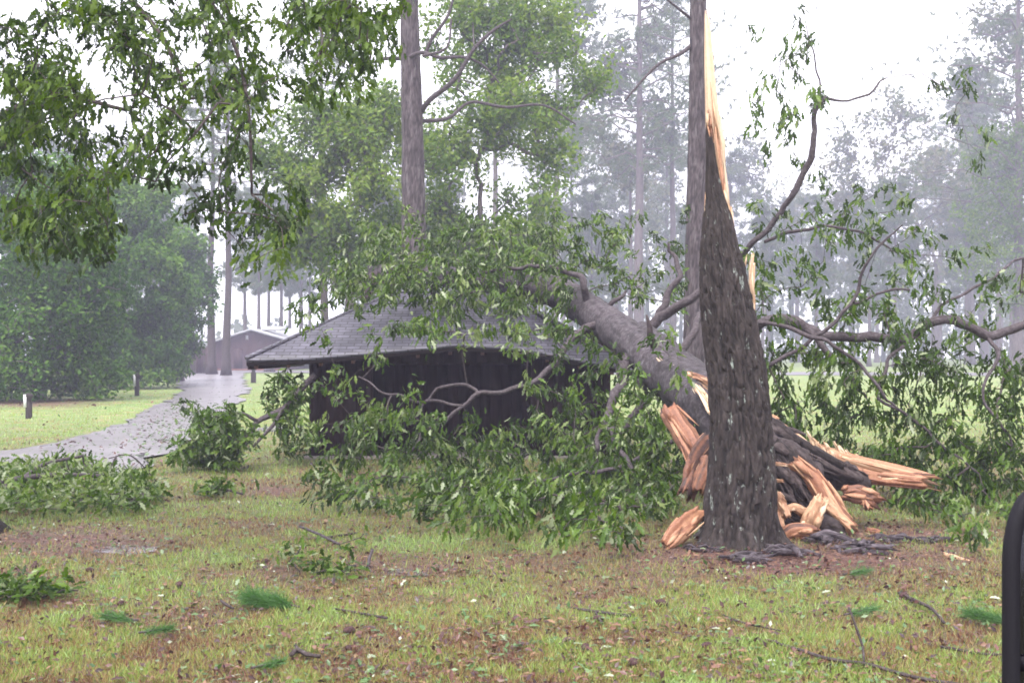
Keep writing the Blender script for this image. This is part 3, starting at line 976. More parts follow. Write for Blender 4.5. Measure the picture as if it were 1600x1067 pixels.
# ---------------------------------------------------------------- fallen oak
def fallen_oak():
    rng = np.random.default_rng(5)
    base = G(1240, 800) * np.array([1, 1, 0]) 
    base = np.array([P(1262, 790, 12.8)[0], 12.8, 0])
    t = thing("fallen_oak", "huge snapped grey oak lying across the shed roof, its torn butt behind the standing trunk", "fallen tree", base)
    def seeds_of(*ss):
        return [p for s in ss for p in s[:, :3]]
    # main trunk
    b = Buf()
    tr = limb_px(b, [(1292, 768, 12.7, 22), (1262, 748, 12.8, 36), (1195, 703, 13.2, 47), (1112, 640, 14.3, 45), (1054, 592, 15.6, 37), (1003, 548, 17.0, 32), (952, 508, 18.8, 28), (912, 481, 20.1, 26),
                     (872, 458, 21.2, 25), (800, 442, 21.9, 20), (720, 434, 22.2, 17), (650, 430, 22.6, 15), (578, 427, 23.0, 13)], 56, 0.05, 0.13, 7)
    nn = len(tr)
    sl_ = np.r_[0, np.cumsum(np.linalg.norm(np.diff(tr[:, :3], axis=0), axis=1))]
    b.t = [np.clip(plate_tint(nn, 56, sl_ * .55, .32, 17) * .7 + fbm(np.c_[b.v[0] * 1.6], 3, 5) * .9 - .28, 0, 1)]
    trunk = b.build("trunk", M['grey_bark'], t, smooth=True)
    # the half split off along the top of the trunk
    b = Buf()
    tr2 = limb_px(b, [(1003, 515, 17.4, 14), (1030, 541, 16.7, 20), (1070, 576, 15.8, 24), (1110, 608, 15.0, 26), (1160, 652, 14.1, 27), (1215, 700, 13.4, 24), (1270, 725, 13.1, 14)], 28, 0.06, 0.2, 8)
    b.build("split_slab", M['grey_bark'], t, smooth=True)
    # pale crack between the halves
    for k, rows in enumerate([[(1034, 566, 15.55, 3), (1052, 580, 15.1, 6), (1075, 594, 14.6, 7), (1096, 606, 14.2, 7), (1112, 620, 13.9, 6)],
                              [(1090, 608, 13.95, 4), (1102, 625, 13.75, 9), (1112, 645, 13.55, 8), (1125, 660, 13.4, 6)],
                              [(1075, 585, 14.7, 4), (1095, 592, 14.3, 6), (1115, 603, 13.95, 7)]]):
        b = Buf()
        splinter_px(b, rows, thick_f=0.6, lines=16, seed=60 + k, end_rag=0.1, start_rag=0.15, tint=(0.85, 0.95, 0.45)[k], spread=0.2)
        b.build("torn_wood", M['wood'], t)
    # torn butt: prongs, slabs and shards
    shards = [  # rows, tint, thick factor, rag
        ([(1045, 640, 13.2, 11), (1073, 686, 12.9, 17), (1102, 732, 12.6, 19)], .42, .35, .09),
        ([(1108, 690, 12.5, 16), (1090, 715, 12.45, 14), (1083, 745, 12.4, 9), (1074, 766, 12.3, 7)], .28, .6, .15),
        ([(1110, 720, 12.4, 14), (1098, 745, 12.3, 10), (1092, 765, 12.25, 5)], .38, .7, .25),
        ([(1206, 656, 12.9, 6), (1235, 680, 12.7, 9), (1262, 702, 12.55, 9), (1290, 718, 12.5, 6)], .85, .6, .12),
        ([(1262, 700, 12.5, 9), (1300, 712, 12.45, 12), (1345, 724, 12.4, 12), (1400, 738, 12.35, 13), (1440, 748, 12.3, 12)], .78, .7, .12),
        ([(1335, 740, 12.4, 14), (1375, 746, 12.35, 12), (1420, 750, 12.25, 10), (1440, 752, 12.2, 7)], .55, .7, .1),
        ([(1245, 722, 12.0, 8), (1268, 742, 11.95, 14), (1290, 775, 11.9, 15), (1312, 805, 11.85, 13), (1328, 822, 11.8, 9)], .62, .5, .1),
        ([(1285, 780, 11.85, 6), (1300, 795, 11.8, 8), (1318, 812, 11.75, 5), (1331, 824, 11.72, 2)], .8, .6, .2),
        ([(1318, 770, 12.2, 10), (1340, 772, 12.15, 14), (1355, 775, 12.1, 12), (1366, 780, 12.05, 7)], .45, .5, .35),
        ([(1345, 765, 12.15, 7), (1352, 778, 12.1, 8), (1356, 790, 12.05, 4)], .55, .5, .3),
        ([(1262, 828, 11.7, 14), (1270, 808, 11.65, 14), (1278, 792, 11.65, 10), (1284, 782, 11.65, 4)], .92, .4, .15),
        ([(1255, 800, 11.75, 7), (1240, 792, 11.75, 6), (1228, 800, 11.75, 4)], .8, .5, .3),
        ([(1214, 772, 11.7, 6), (1222, 788, 11.7, 9), (1228, 802, 11.65, 6)], .85, .5, .2),
        ([(1214, 800, 11.7, 6), (1218, 815, 11.65, 6), (1222, 826, 11.6, 3)], .82, .5, .3),
        ([(1222, 842, 11.5, 8), (1238, 832, 11.5, 13), (1258, 829, 11.5, 10), (1268, 832, 11.5, 5)], .5, .6, .15),
        ([(1208, 724, 11.9, 2.5), (1218, 725, 11.85, 3), (1228, 726, 11.8, 2)], .8, .5, .2),
        ([(1208, 752, 11.9, 2.5), (1214, 751, 11.85, 3), (1222, 751, 11.8, 2)], .8, .5, .2)]
    for k, (rows, tn, tf, rag) in enumerate(shards):
        b = Buf()
        splinter_px(b, rows, thick_f=tf, lines=22, seed=80 + k, end_rag=rag * 1.3, start_rag=0.08, tint=tn - (.06 if k < 3 else .17), spread=0.16, ridge=0.3, fibres=20, core=.95, blunt=.8)
        b.build("torn_wood", M['wood'], t)
    # upright fibres along the long prong
    for k in range(11):
        px = 1268 + k * 8.2
        py = 702 + (px - 1268) * 0.27
        hgt = rng.uniform(8, 30) * (0.5 + 0.5 * (k < 7))
        b = Buf()
        splinter_px(b, [(px + 6, py + 8, 12.4, 4), (px + 3, py - hgt * .3, 12.4, 3.4), (px - hgt * .25, py - hgt, 12.4, 0.8)], thick_f=.6, lines=9, seed=120 + k, end_rag=0.1, blunt=0, tint=rng.uniform(.7, .95))
        b.build("torn_wood", M['wood'], t)
    # rotten dark heart and bark hanging at the butt
    for k, (rows, s) in enumerate([([(1195, 690, 12.6, 22), (1235, 722, 12.4, 28), (1258, 752, 12.2, 28), (1272, 788, 12.0, 18)], 1),
                                   ([(1275, 715, 12.6, 18), (1310, 738, 12.5, 26), (1345, 750, 12.4, 18), (1362, 755, 12.35, 8)], 2),
                                   ([(1215, 830, 11.9, 10), (1250, 820, 11.9, 24), (1290, 825, 11.9, 26), (1320, 845, 11.8, 14)], 3)]):
        b = Buf()
        limb_px(b, rows, 26, 0.04, 0.5, 30 + k, 0.4)
        b.build("dark_heartwood", M['dark_bark'], t, smooth=True)
    for k, rows in enumerate([[(1200, 668, 12.75, 16), (1240, 700, 12.5, 20), (1280, 722, 12.35, 18), (1318, 740, 12.3, 12)], [(1206, 700, 12.3, 18), (1232, 735, 12.1, 22), (1255, 775, 12.0, 20), (1268, 800, 11.95, 12)],
                              [(1240, 715, 12.15, 14), (1270, 755, 12.05, 20), (1296, 795, 11.95, 16)], [(1300, 715, 12.45, 14), (1328, 740, 12.4, 18), (1340, 762, 12.35, 14), (1350, 775, 12.3, 8)], [(1212, 780, 11.95, 14), (1240, 806, 11.85, 18), (1275, 826, 11.8, 14)]]):
        b = Buf()
        splinter_px(b, rows, thick_f=.5, lines=26, seed=160 + k, end_rag=.2, start_rag=.1, tint=.45, spread=.3, ridge=.5, fibres=80)
        b.build("dark_heartwood", M['dark_bark'], t)
    # limbs
    L = {}
    limbs = {
        'a': [(915, 478, 19.6, 11), (908, 455, 19.5, 9), (904, 437, 19.5, 8), (880, 428, 19.5, 6), (850, 420, 19.6, 5.5), (815, 417, 19.8, 5), (780, 420, 20, 5), (740, 432, 20.3, 4), (690, 443, 20.5, 3.5), (640, 446, 20.7, 3)],
        'b': [(935, 500, 18.8, 12), (905, 520, 18.4, 10), (880, 545, 18.1, 9), (860, 572, 17.9, 8), (842, 592, 17.7, 8), (815, 608, 17.6, 7), (780, 617, 17.5, 6.5), (748, 618, 17.4, 6), (720, 634, 17.3, 5), (695, 658, 17.2, 5), (665, 688, 17.1, 4.5), (640, 710, 17.0, 3)],
        'c': [(748, 618, 17.4, 4.5), (725, 606, 17.6, 4), (685, 607, 17.7, 4), (672, 622, 17.7, 3.5), (655, 640, 17.7, 3)],
        'd': [(722, 634, 17.3, 4), (690, 628, 17.4, 4), (650, 626, 17.4, 3.5), (610, 620, 17.5, 3), (580, 605, 17.6, 2.5), (560, 588, 17.7, 2)],
        'e': [(985, 560, 16.8, 17), (972, 588, 16.4, 15), (955, 612, 16.0, 12), (946, 638, 15.8, 10), (948, 660, 15.5, 9), (950, 685, 15.2, 7), (965, 708, 14.9, 6.5), (985, 735, 14.7, 6), (1005, 762, 14.5, 5), (1040, 780, 14.3, 4), (1060, 788, 14.1, 3)],
        'f': [(948, 658, 15.6, 6), (938, 680, 15.6, 5), (934, 705, 15.5, 4.5)],
        'g': [(1010, 575, 16.4, 15), (1000, 605, 16.4, 11), (990, 632, 16.3, 10), (975, 655, 16.3, 7), (968, 690, 16.2, 5)],
        'h': [(1000, 535, 17.2, 17), (1015, 512, 17.3, 15), (1040, 490, 17.2, 13), (1070, 466, 17.0, 11), (1095, 447, 16.9, 9), (1130, 420, 16.8, 8), (1160, 400, 16.6, 8), (1190, 372, 16.4, 7), (1222, 330, 16.2, 7.5), (1248, 292, 16.1, 8), (1262, 258, 16.0, 8), (1268, 215, 16, 7), (1280, 175, 16, 6), (1290, 150, 16, 4)],
        'i': [(1020, 510, 17.3, 8), (1035, 478, 17.4, 8), (1038, 450, 17.5, 7), (1058, 430, 17.5, 6), (1060, 400, 17.6, 5), (1045, 380, 17.6, 3)],
        'j': [(1025, 552, 16.2, 8), (1018, 530, 16.0, 8), (1015, 508, 15.9, 6), (1010, 492, 15.9, 2)],
        'k': [(1060, 565, 16, 9), (1075, 530, 16.2, 8), (1085, 505, 16.4, 7), (1092, 490, 16.6, 5)],
        'l': [(952, 478, 19.0, 6), (962, 466, 19.0, 5), (978, 455, 19.0, 3)],
        'm': [(590, 430, 22.8, 12), (578, 445, 22.6, 12), (572, 470, 22.5, 9)],
        'n': [(1110, 600, 15.0, 13), (1140, 560, 14.8, 11), (1170, 520, 14.7, 10), (1195, 503, 14.6, 9.5), (1225, 497, 14.5, 11), (1250, 508, 14.5, 12), (1275, 522, 14.5, 10), (1310, 524, 14.5, 9), (1350, 527, 14.5, 9), (1400, 531, 14.5, 9), (1428, 520, 14.5, 9), (1452, 502, 14.5, 9), (1485, 495, 14.5, 10), (1518, 508, 14.5, 9), (1545, 521, 14.5, 9), (1575, 514, 14.5, 8), (1605, 503, 14.5, 8), (1680, 480, 14.5, 6)],
        'o': [(1262, 515, 14.4, 8), (1280, 540, 14.3, 7), (1300, 570, 14.2, 6)],
        'p': [(1150, 515, 14.3, 5), (1185, 508, 14.1, 4.5), (1220, 506, 14.0, 4.5), (1262, 520, 13.9, 4.5), (1300, 540, 13.8, 4), (1350, 570, 13.7, 4), (1380, 600, 13.6, 3.5), (1390, 628, 13.6, 3), (1405, 640, 13.6, 2)],
        'q': [(1185, 580, 14.2, 5), (1220, 560, 14.1, 4.5), (1268, 522, 14.0, 4), (1335, 472, 13.9, 4), (1352, 430, 13.8, 3.5), (1372, 392, 13.7, 2.5), (1410, 352, 13.6, 1.5)],
        'r': [(1335, 473, 13.9, 3.5), (1362, 462, 13.9, 3), (1392, 446, 13.8, 2.5), (1420, 452, 13.8, 2)],
        's': [(1452, 502, 14.5, 4), (1475, 468, 14.6, 3.5), (1510, 455, 14.7, 3), (1545, 437, 14.8, 3), (1580, 412, 14.9, 2.5), (1610, 400, 15, 2)],
        't': [(1195, 378, 16.3, 4), (1240, 362, 16.2, 4), (1290, 353, 16.1, 3), (1340, 362, 16, 2.5), (1390, 392, 15.9, 2)],
        'u': [(1288, 153, 16, 3.5), (1315, 154, 16, 2.5), (1345, 150, 16, 2.5), (1372, 135, 16, 2.5), (1385, 122, 16, 1.5)],
        'v': [(1284, 160, 16, 2.5), (1278, 120, 16, 2), (1268, 80, 16, 1.6), (1260, 40, 16, 1)],
        'w': [(1430, 520, 14.5, 5), (1400, 560, 14.2, 4), (1375, 620, 14.0, 3.5), (1420, 650, 13.9, 3), (1470, 700, 13.8, 3), (1530, 740, 13.7, 2)],
        'x': [(1545, 520, 14.5, 5), (1555, 560, 14.2, 4), (1530, 610, 14, 3), (1560, 660, 13.9, 3), (1600, 720, 13.8, 2)],
        'y': [(1100, 640, 14.6, 8), (1060, 680, 14.8, 6), (1000, 720, 14.8, 5), (900, 740, 15.0, 4), (800, 752, 15.4, 3), (700, 750, 15.9, 2)],
    }
    for k, rows in limbs.items():
        b = Buf()
        f_ = {'b': .58, 'a': .62, 'c': .62, 'd': .6, 'e': .66, 'g': .66, 'h': .62, 'n': .8}.get(k, .72)
        L[k] = limb_px(b, [(q[0], q[1], q[2], q[3] * f_) for q in rows], 12, 0.07, 0.2, ord(k), .5, .3)
        b.build("limb", M['dark_bark'] if k in 'jm' else M['limb_bark'], t, smooth=True)
    # foliage of the part that fell on the shed
    rowsA = ["0011222332233322", "0134555554355433", "0266787887655433", "1466787888631333", "2234566676631122", "0001111123343111", "1111110001232112", "1123210013444454", "1266654323566675",
             "0356677666777675", "0563578888888885", "0343357899999972", "0000011233324200"]
    def depA(px, py, r):
        if py < 500:
            return r.uniform(18.8, 21.5) if py > 400 else r.uniform(19.5, 23.0)
        if px > 960:
            g = 16.5
        else:
            g = 19.1
        g = min(g, H * F / (py - HY + 6) if py > 600 else 99)
        return g * r.uniform(0.84, 1.0)
    T = density_targets(rng, rowsA, 440, 320, 40, 1.15, depA)
    # the crown also reaches over the back of the roof
    nb = 160
    extra = np.c_[rng.uniform(-3.2, 1.0, nb), rng.uniform(22.2, 25.0, nb), rng.uniform(2.6, 4.6, nb)]
    T = np.vstack([T, extra])
    b = Buf()
    d = network(b, rng, seeds_of(tr[::3], *[L[k] for k in 'abcdefghijklmy']), T, 0.0035, 0.022, 0.28, 0.10, 5, 0.42)
    b.m = 1
    leaves_at(b, rng, T, norm(d + np.array([0, 0, -.3])), 24, 0.21, 0.15, OAK, 0.8, (0.43, 0.28), 0.74, 0.07, 0.0, 0.9, .9)
    b.build("foliage", [M['twig'], M['oak_leaf']], t)
    rowsB = ["002210100000", "012321001110", "013320001210", "033310012100", "034300000110", "023210000121", "011222110120", "111233321100", "222343321101", "233333342121", "243344432211",
             "033344433112", "032344543211", "033333345322", "034444356434", "025554434545", "005654455445", "003665666666", "002343677777", "000000356666", "000000001223"]
    def depB(px, py, r):
        g = min(17.0 if py < 420 else 15.5, H * F / (py - HY + 6) if py > 600 else 99)
        return g * r.uniform(0.88, 1.0) if py > 420 else r.uniform(14.6, 17.2)
    T = np.vstack([density_targets(rng, rowsB[:13], 1120, 0, 40, 0.78, depB), density_targets(rng, rowsB[13:], 1120, 520, 40, 1.15, depB)])
    nb = 150
    extra = np.c_[rng.uniform(6.6, 10.5, nb), rng.uniform(12.5, 16.5, nb), rng.uniform(0.1, 2.8, nb)]
    T = np.vstack([T, extra])
    b = Buf()
    d = network(b, rng, seeds_of(*[L[k] for k in 'hnopqrstuvwx']), T, 0.003, 0.016, 0.28, 0.10, 5, 0.40)
    b.m = 1
    leaves_at(b, rng, T, norm(d + np.array([0, 0, -.3])), 21, 0.20, 0.14, OAK, 0.85, (0.32, 0.27), 0.74, 0.04, 0.0, 0.9, .9)
    b.build("foliage", [M['twig'], M['oak_leaf']], t)
    return t
fallen_oak()

def torn_piece(name, label, rows, tn, seed, rag=0.2, tf=0.5, cat="wood splinter", group=None):
    p0 = P(*rows[0][:3])
    t = None
    b = Buf()
    splinter_px(b, rows, thick_f=tf, lines=22, seed=seed, end_rag=rag, start_rag=0.1, tint=tn - .1, spread=0.18, ridge=0.3, fibres=22, core=.95)
    o = b.build(name, M['wood'])
    return tag(o, label, cat, group)
torn_piece("torn_wood_piece", "fan of torn orange sapwood leaning on the left foot of the standing trunk", [(1040, 852, 11.0, 7), (1052, 838, 11.05, 14), (1072, 818, 11.15, 15), (1092, 800, 11.3, 9)], .62, 201, .25)
torn_piece("wood_chip", "long pale wood chip lying on the pine straw right of the torn butt", [(1476, 866, 10.6, 3), (1490, 871, 10.5, 4.5), (1512, 877, 10.4, 2)], .9, 202)
torn_piece("wood_chip", "small orange wood chip in the dark soil below the torn butt", [(1355, 828, 11.9, 4), (1368, 832, 11.9, 6), (1380, 836, 11.85, 3)], .5, 203)
def chunk(px, py, rx, ry, seed, label, group=None):
    rng = np.random.default_rng(300 + seed)
    c = G(px, py + ry * 0.6)
    k = c[1] / F
    b = Buf()
    for i in range(15):
        az = rng.uniform(-.7, .7) + (0 if i % 3 else 1.2)
        d = np.array([math.cos(az), math.sin(az), rng.uniform(-.25, .35)])
        m = c + np.array([rng.normal() * rx * .55, rng.normal() * rx * .4, 0]) * k + np.array([0, 0, ry * k * rng.uniform(0, .7)])
        L = rx * k * rng.uniform(.4, .9)
        w = ry * k * rng.uniform(.12, .34)
        splinter(b, [m - d * L, m + rng.normal(size=3) * .015, m + d * L * .9 - np.array([0, 0, .02])], [w * .6, w, w * .5], [w * .5, w * .8, w * .4], seed=int(rng.integers(9999)), lines=10, end_rag=.3, start_rag=.3,
                 tint=.5, spread=.3, ridge=.45, fibres=7, core=1.0)
    return tag(b.build("bark_chunk", M['root_bark']), label, "bark chunk", group)
for a in [(1165, 866, 34, 16, 1, "dark root lump directly in front of the standing trunk foot"), (1352, 850, 34, 17, 2, "grey bark lump lying right of the torn orange wood"),
          (1300, 838, 30, 18, 3, "dark bark lump under the hanging torn slab"), (1398, 838, 26, 13, 4, "small dark clod beside the grey bark lump"),
          (1450, 842, 30, 9, 5, "flat dark bark scrap near the long pale chip"), (1225, 858, 26, 14, 6, "root lump at the right foot of the standing trunk"),
          (1105, 856, 24, 9, 7, "low dark root lump at the left foot of the standing trunk")]:
    chunk(*a, group="bark and root lumps around the broken trunk")

# ---------------------------------------------------------------- oak overhanging from the left
def overhanging_oak():
    rng = np.random.default_rng(21)
    base = np.array([-5.85, 12.0, 0.0])
    t = thing("overhanging_oak", "near dark oak whose leafy boughs hang into the top left of the view", "oak tree", base)
    b = Buf()
    tr = smooth_path([[-5.95, 12, -.1, .66], [-5.95, 12, .12, .48], [-5.95, 12, .5, .40], [-5.9, 11.9, 2, .36], [-5.8, 11.6, 4, .33], [-5.6, 11.2, 6.2, .28], [-5.4, 11, 8, .2]], 0.2)
    tube(b, tr[:, :3], tr[:, 3], 24, True, 0.2, 4)
    b.build("trunk", M['oak_bark'], t, smooth=True)
    S = []
    for k, rows in enumerate([[[-5.85, 11.6, 4.6, .13], [-4.6, 10.8, 6.0, .09], [-3.4, 10.2, 5.9, .06], [-2.2, 9.8, 5.2, .06], [-1.4, 9.6, 5.0, .03]],
                              [[-5.7, 11.3, 5.2, .15], [-4.2, 10.2, 5.9, .10], [-2.8, 9.6, 5.8, .07], [-1.6, 9.2, 5.4, .04], [-1.1, 9.1, 5.0, .02]],
                              [[-5.8, 11.6, 3.4, .05], [-5.0, 10.6, 3.9, .035], [-4.0, 9.8, 4.1, .025], [-3.2, 9.4, 3.9, .015]],
                              [[-2.9, 9.9, 5.3, .03], [-2.4, 9.7, 4.6, .02], [-2.2, 9.5, 3.9, .015], [-2.15, 9.4, 3.2, .01]],
                              [[-3.6, 10.2, 5.25, .03], [-3.1, 10, 4.7, .02], [-2.8, 9.9, 4.1, .014]]]):
        b = Buf()
        s = smooth_path(rows, 0.15)
        tube(b, s[:, :3], s[:, 3], 9, True, 0.15, 50 + k)
        b.build("limb", M['dark_bark'], t, smooth=True)
        S += [p for p in s[:, :3]]
    rows = ["5678865885478985", "3522875375368994", "6984472566557772", "9982166475256531", "9994067367322310", "9976467336210000", "7666676253200000", "4688611552452000", "6888500565661000", "6886300014641000", "0210000015300000"]
    T = density_targets(rng, rows, 0, 0, 40, 0.66, lambda px, py, r: r.uniform(8.2, 12.2), 2.1)
    # the boughs go on above and beside the frame
    n = 260
    T2 = np.c_[rng.uniform(-8.0, -1.0, n), rng.uniform(8.5, 13.5, n), rng.uniform(4.6, 8.5, n)]
    n = 120
    T3 = np.c_[rng.uniform(-8.5, -5.3, n), rng.uniform(9.0, 13.5, n), rng.uniform(2.8, 5.5, n)]
    T = np.vstack([T, T2, T3])
    b = Buf()
    d = network(b, rng, S, T, 0.0026, 0.02, 0.25, 0.10, 5, 0.42)
    b.m = 1
    leaves_at(b, rng, T, norm(d + np.array([-.15, 0, -.35])), 22, 0.18, 0.11, OAK, 0.75, (0.46, 0.28), 0.85, 0.0, None, 1.2, .9)
    b.build("foliage", [M['twig'], M['near_leaf']], t)
overhanging_oak()

# ---------------------------------------------------------------- trees beyond
def pine(name, label, px, py_base, D, height, r0, crown0, spread, rng, lean=0.0, nl=34, tufts=9, per=16, nl_len=0.32, nw=0.012, mat='pine_bark', group=None, limbs=(), dens=1.0, wob=0.12):
    x = (px - 800) / F * D
    base = np.array([x, D, 0.0])
    t = thing(name, label, "pine tree", base, group)
    z = np.linspace(-0.1, height, 26)
    u = np.clip(z / height, 0, 1)
    tr = np.c_[x + lean * z + wob * (fbm(np.c_[z * .12, np.full(26, px * .37), np.zeros(26)], 2, 3) - .5) * 2, np.full(26, D), z]
    rad = r0 * (1 - u * 0.85) * (1 + 0.5 * np.exp(-np.maximum(z, 0) / 0.35))
    b = Buf()
    st = smooth_path(np.c_[tr, rad], 0.08 if D < 40 else 1.0)
    sd = 64 if D < 40 else 10
    tube(b, st[:, :3], st[:, 3], sd, True, 0.06 if D < 40 else .1, int(px), plate_tint(len(st), sd, st[:, 2], r0, 7) if D < 40 else .5)
    b.build("trunk", M[mat], t, smooth=True)
    tips, dirs = [], []
    b = Buf()
    for rows in limbs:
        a = np.array([np.r_[P(q[0], q[1], q[2]), q[3] * q[2] / F] for q in rows])
        s = smooth_path(a, 0.2)
        tube(b, s[:, :3], s[:, 3] * .62, 6, False, 0.1, 3)
    for k in range(int(nl)):
        f = crown0 + (0.97 - crown0) * (k + rng.random()) / nl
        zz = f * height
        c = np.array([np.interp(zz, tr[:, 2], tr[:, 0]), D, zz])
        az = rng.random() * 2 * np.pi
        g = (f - crown0) / (1 - crown0)
        Ln = spread * (0.55 + 0.6 * math.sin(min(1, g * 1.1 + .25) * np.pi)) * rng.uniform(0.55, 1.1)
        dd = np.array([math.cos(az), math.sin(az), rng.uniform(-0.15, 0.35)])
        s = np.linspace(0, 1, 6)[:, None]
        q = c + dd * Ln * s + np.array([0, 0, 1.0]) * (s ** 2) * Ln * rng.uniform(-0.15, 0.25)
        q[1:] += rng.normal(size=(5, 3)) * 0.06 * Ln
        tube(b, q, np.linspace(0.06, 0.012, 6) * (r0 / .35), 5, False)
        for j in range(int(tufts)):
            w = rng.uniform(0.35, 1.0)
            pos = np.array([np.interp(w, s[:, 0], q[:, i]) for i in range(3)]) + rng.normal(size=3) * 0.16 * Ln * np.array([1, 1, .45])
            tips.append(pos)
            dirs.append(norm(dd * .5 + rng.normal(size=3) * 0.6 + np.array([0, 0, .3])))
    b.m = 1
    needles(b, rng, np.array(tips), np.array(dirs), per, nl_len, nw, (0.5, 0.2), 0.25, 0.9)
    b.build("crown", [M['far_bark' if D > 40 else 'limb_bark'], M['needle']], t)
    return t

def broadleaf(name, label, px, D, height, r0, blobs, rng, n_t, per, leaf, mat, spread=0.55, cat="tree", bark='far_bark', trunk_to=0.6, group=None, tint=(0.5, 0.22), droop=0.3, twig_r=0.008, rmax=0.09, shell=0.55, gap=0.0, gap_scale=0.8, tpl=LEAF):
    """blobs: px, py, radius x px, radius y px, depth offset m : the lumps of the crown"""
    x = (px - 800) / F * D
    base = np.array([x, D, 0.0])
    t = thing(name, label, cat, base, group)
    z = np.linspace(-.1, height * trunk_to, 14)
    tr = np.c_[x + (fbm(np.c_[z * .25, np.full(14, px * .7), np.zeros(14)], 2, 8) - .5) * 1.2 * (z / height), np.full(14, D), z]
    rad = r0 * (1 - 0.7 * np.clip(z / (height * trunk_to), 0, 1)) * (1 + .6 * np.exp(-np.maximum(z, 0) / .4))
    b = Buf()
    s = smooth_path(np.c_[tr, rad], 0.4)
    tube(b, s[:, :3], s[:, 3], 12, True, 0.15, 5)
    b.build("trunk", M[bark], t, smooth=True)
    seeds = [p for p in s[len(s) // 4:, :3]]
    T = []
    tot = sum(bb[2] * bb[3] for bb in blobs)
    for bx, by, rx, ry, dz in blobs:
        k = max(3, int(n_t * rx * ry / tot))
        c = P(bx, by, D + dz)
        sc = (D + dz) / F
        q = rvec(rng, k) * (rng.random((k, 1)) ** (1 - shell)) 
        R = np.array([rx * sc, (rx + ry) / 2 * sc, ry * sc])
        q = q * R * (0.75 + 0.5 * fbm(q * 2.0 + bx, 2, 9)[:, None])
        T.append(c + q)
    T = np.vstack(T)
    T = T[T[:, 2] > 0.15]
    if gap:
        T = T[fbm(T * gap_scale * np.array([1, 1, 1.25]), 2, int(px) % 50) > gap]
    b = Buf()
    d = network(b, rng, seeds, T, twig_r, rmax, max(0.5, D * .02), 0.10, 4, 0.45)
    b.build("branches", M[bark], t)
    b = Buf()
    leaves_at(b, rng, T, d, per, spread, leaf, tpl, droop, tint, 1.1, 0.0, 0.0, 1.3, 22.0 / D)
    b.build("crown", M[mat], t)
    return t

rg = np.random.default_rng(77)
# two big near pines
pine("pine_tree", "thick reddish pine trunk rising behind the shed roof into the top of the view", 655, 655, 32, 25, 0.42, 0.62, 3.4, rg, lean=-0.021, nl=26, tufts=12, per=26, nl_len=0.34, nw=0.012,
     limbs=[[(628, 92, 32, 6), (600, 92, 31.6, 5), (585, 98, 31.4, 3)], [(640, 90, 31.8, 6), (660, 82, 31.4, 5), (690, 91, 31.2, 5), (720, 89, 31.1, 4), (752, 100, 31.2, 3), (780, 130, 31.3, 2)],
            [(658, 175, 32, 8), (672, 156, 31.6, 7), (710, 125, 31.2, 6), (742, 75, 31, 5), (775, 45, 31, 4), (800, 30, 31, 2)], [(665, 86, 31.4, 5), (675, 60, 31.3, 5), (700, 25, 31.2, 4), (712, -20, 31.2, 3)],
            [(705, 30, 31.2, 3), (698, 75, 31.0, 3), (660, 88, 31.0, 4)], [(650, 190, 32, 6), (700, 185, 32.4, 5), (735, 160, 32.8, 4), (790, 168, 33, 4), (850, 165, 33.4, 3), (900, 195, 33.6, 2)]])
pine("pine_tree", "straight grey pine trunk standing close behind the long pale splinter", 1088, 680, 27, 24, 0.30, 0.66, 3.0, rg, lean=0.002, nl=24, tufts=12, per=26, nl_len=0.32, nw=0.012,
     limbs=[[(1080, 72, 27, 6), (1062, 85, 26.8, 5), (1030, 100, 26.6, 4), (1000, 130, 26.4, 3), (975, 160, 26.4, 2)], [(1080, 30, 27, 4), (1055, 10, 26.6, 3), (1030, -10, 26.4, 2)]])
# light green gum trees in the middle
broadleaf("sweetgum_tree", "light green leafy tree filling the gap right of the thick pine trunk", 745, 46, 13.5, 0.30,
          [(720, 60, 90, 50, 0), (830, 70, 80, 60, 1), (780, 170, 90, 50, -1), (860, 150, 50, 60, 1), (720, 240, 80, 60, -1), (800, 290, 85, 70, 0), (690, 330, 70, 70, 0), (860, 250, 45, 70, 1), (740, 400, 130, 60, 1), (600, 380, 70, 60, 1), (920, 90, 50, 60, 1), (840, 380, 60, 60, 0), (690, 15, 70, 45, 1), (780, 25, 80, 50, 1), (860, 10, 70, 50, 2), (760, 110, 80, 60, 2), (660, 250, 60, 90, 2)],
          rg, 2200, 26, 0.25, 'gum_leaf', 0.75, bark='far_bark', tint=(0.5, 0.3), gap=.43, gap_scale=.6)
broadleaf("sweetgum_tree", "light green leafy tree left of the thick pine trunk behind the shed", 540, 44, 12.0, 0.28,
          [(480, 270, 60, 60, 0), (560, 230, 60, 80, 0), (420, 260, 40, 50, 1), (590, 330, 60, 70, -1), (520, 360, 60, 60, 0), (450, 380, 40, 40, 0), (590, 180, 50, 60, 1), (500, 180, 60, 40, 1), (560, 430, 80, 40, 1)],
          rg, 1300, 26, 0.25, 'gum_leaf', 0.7, bark='far_bark', tint=(0.6, 0.3), gap=.42, gap_scale=.6)
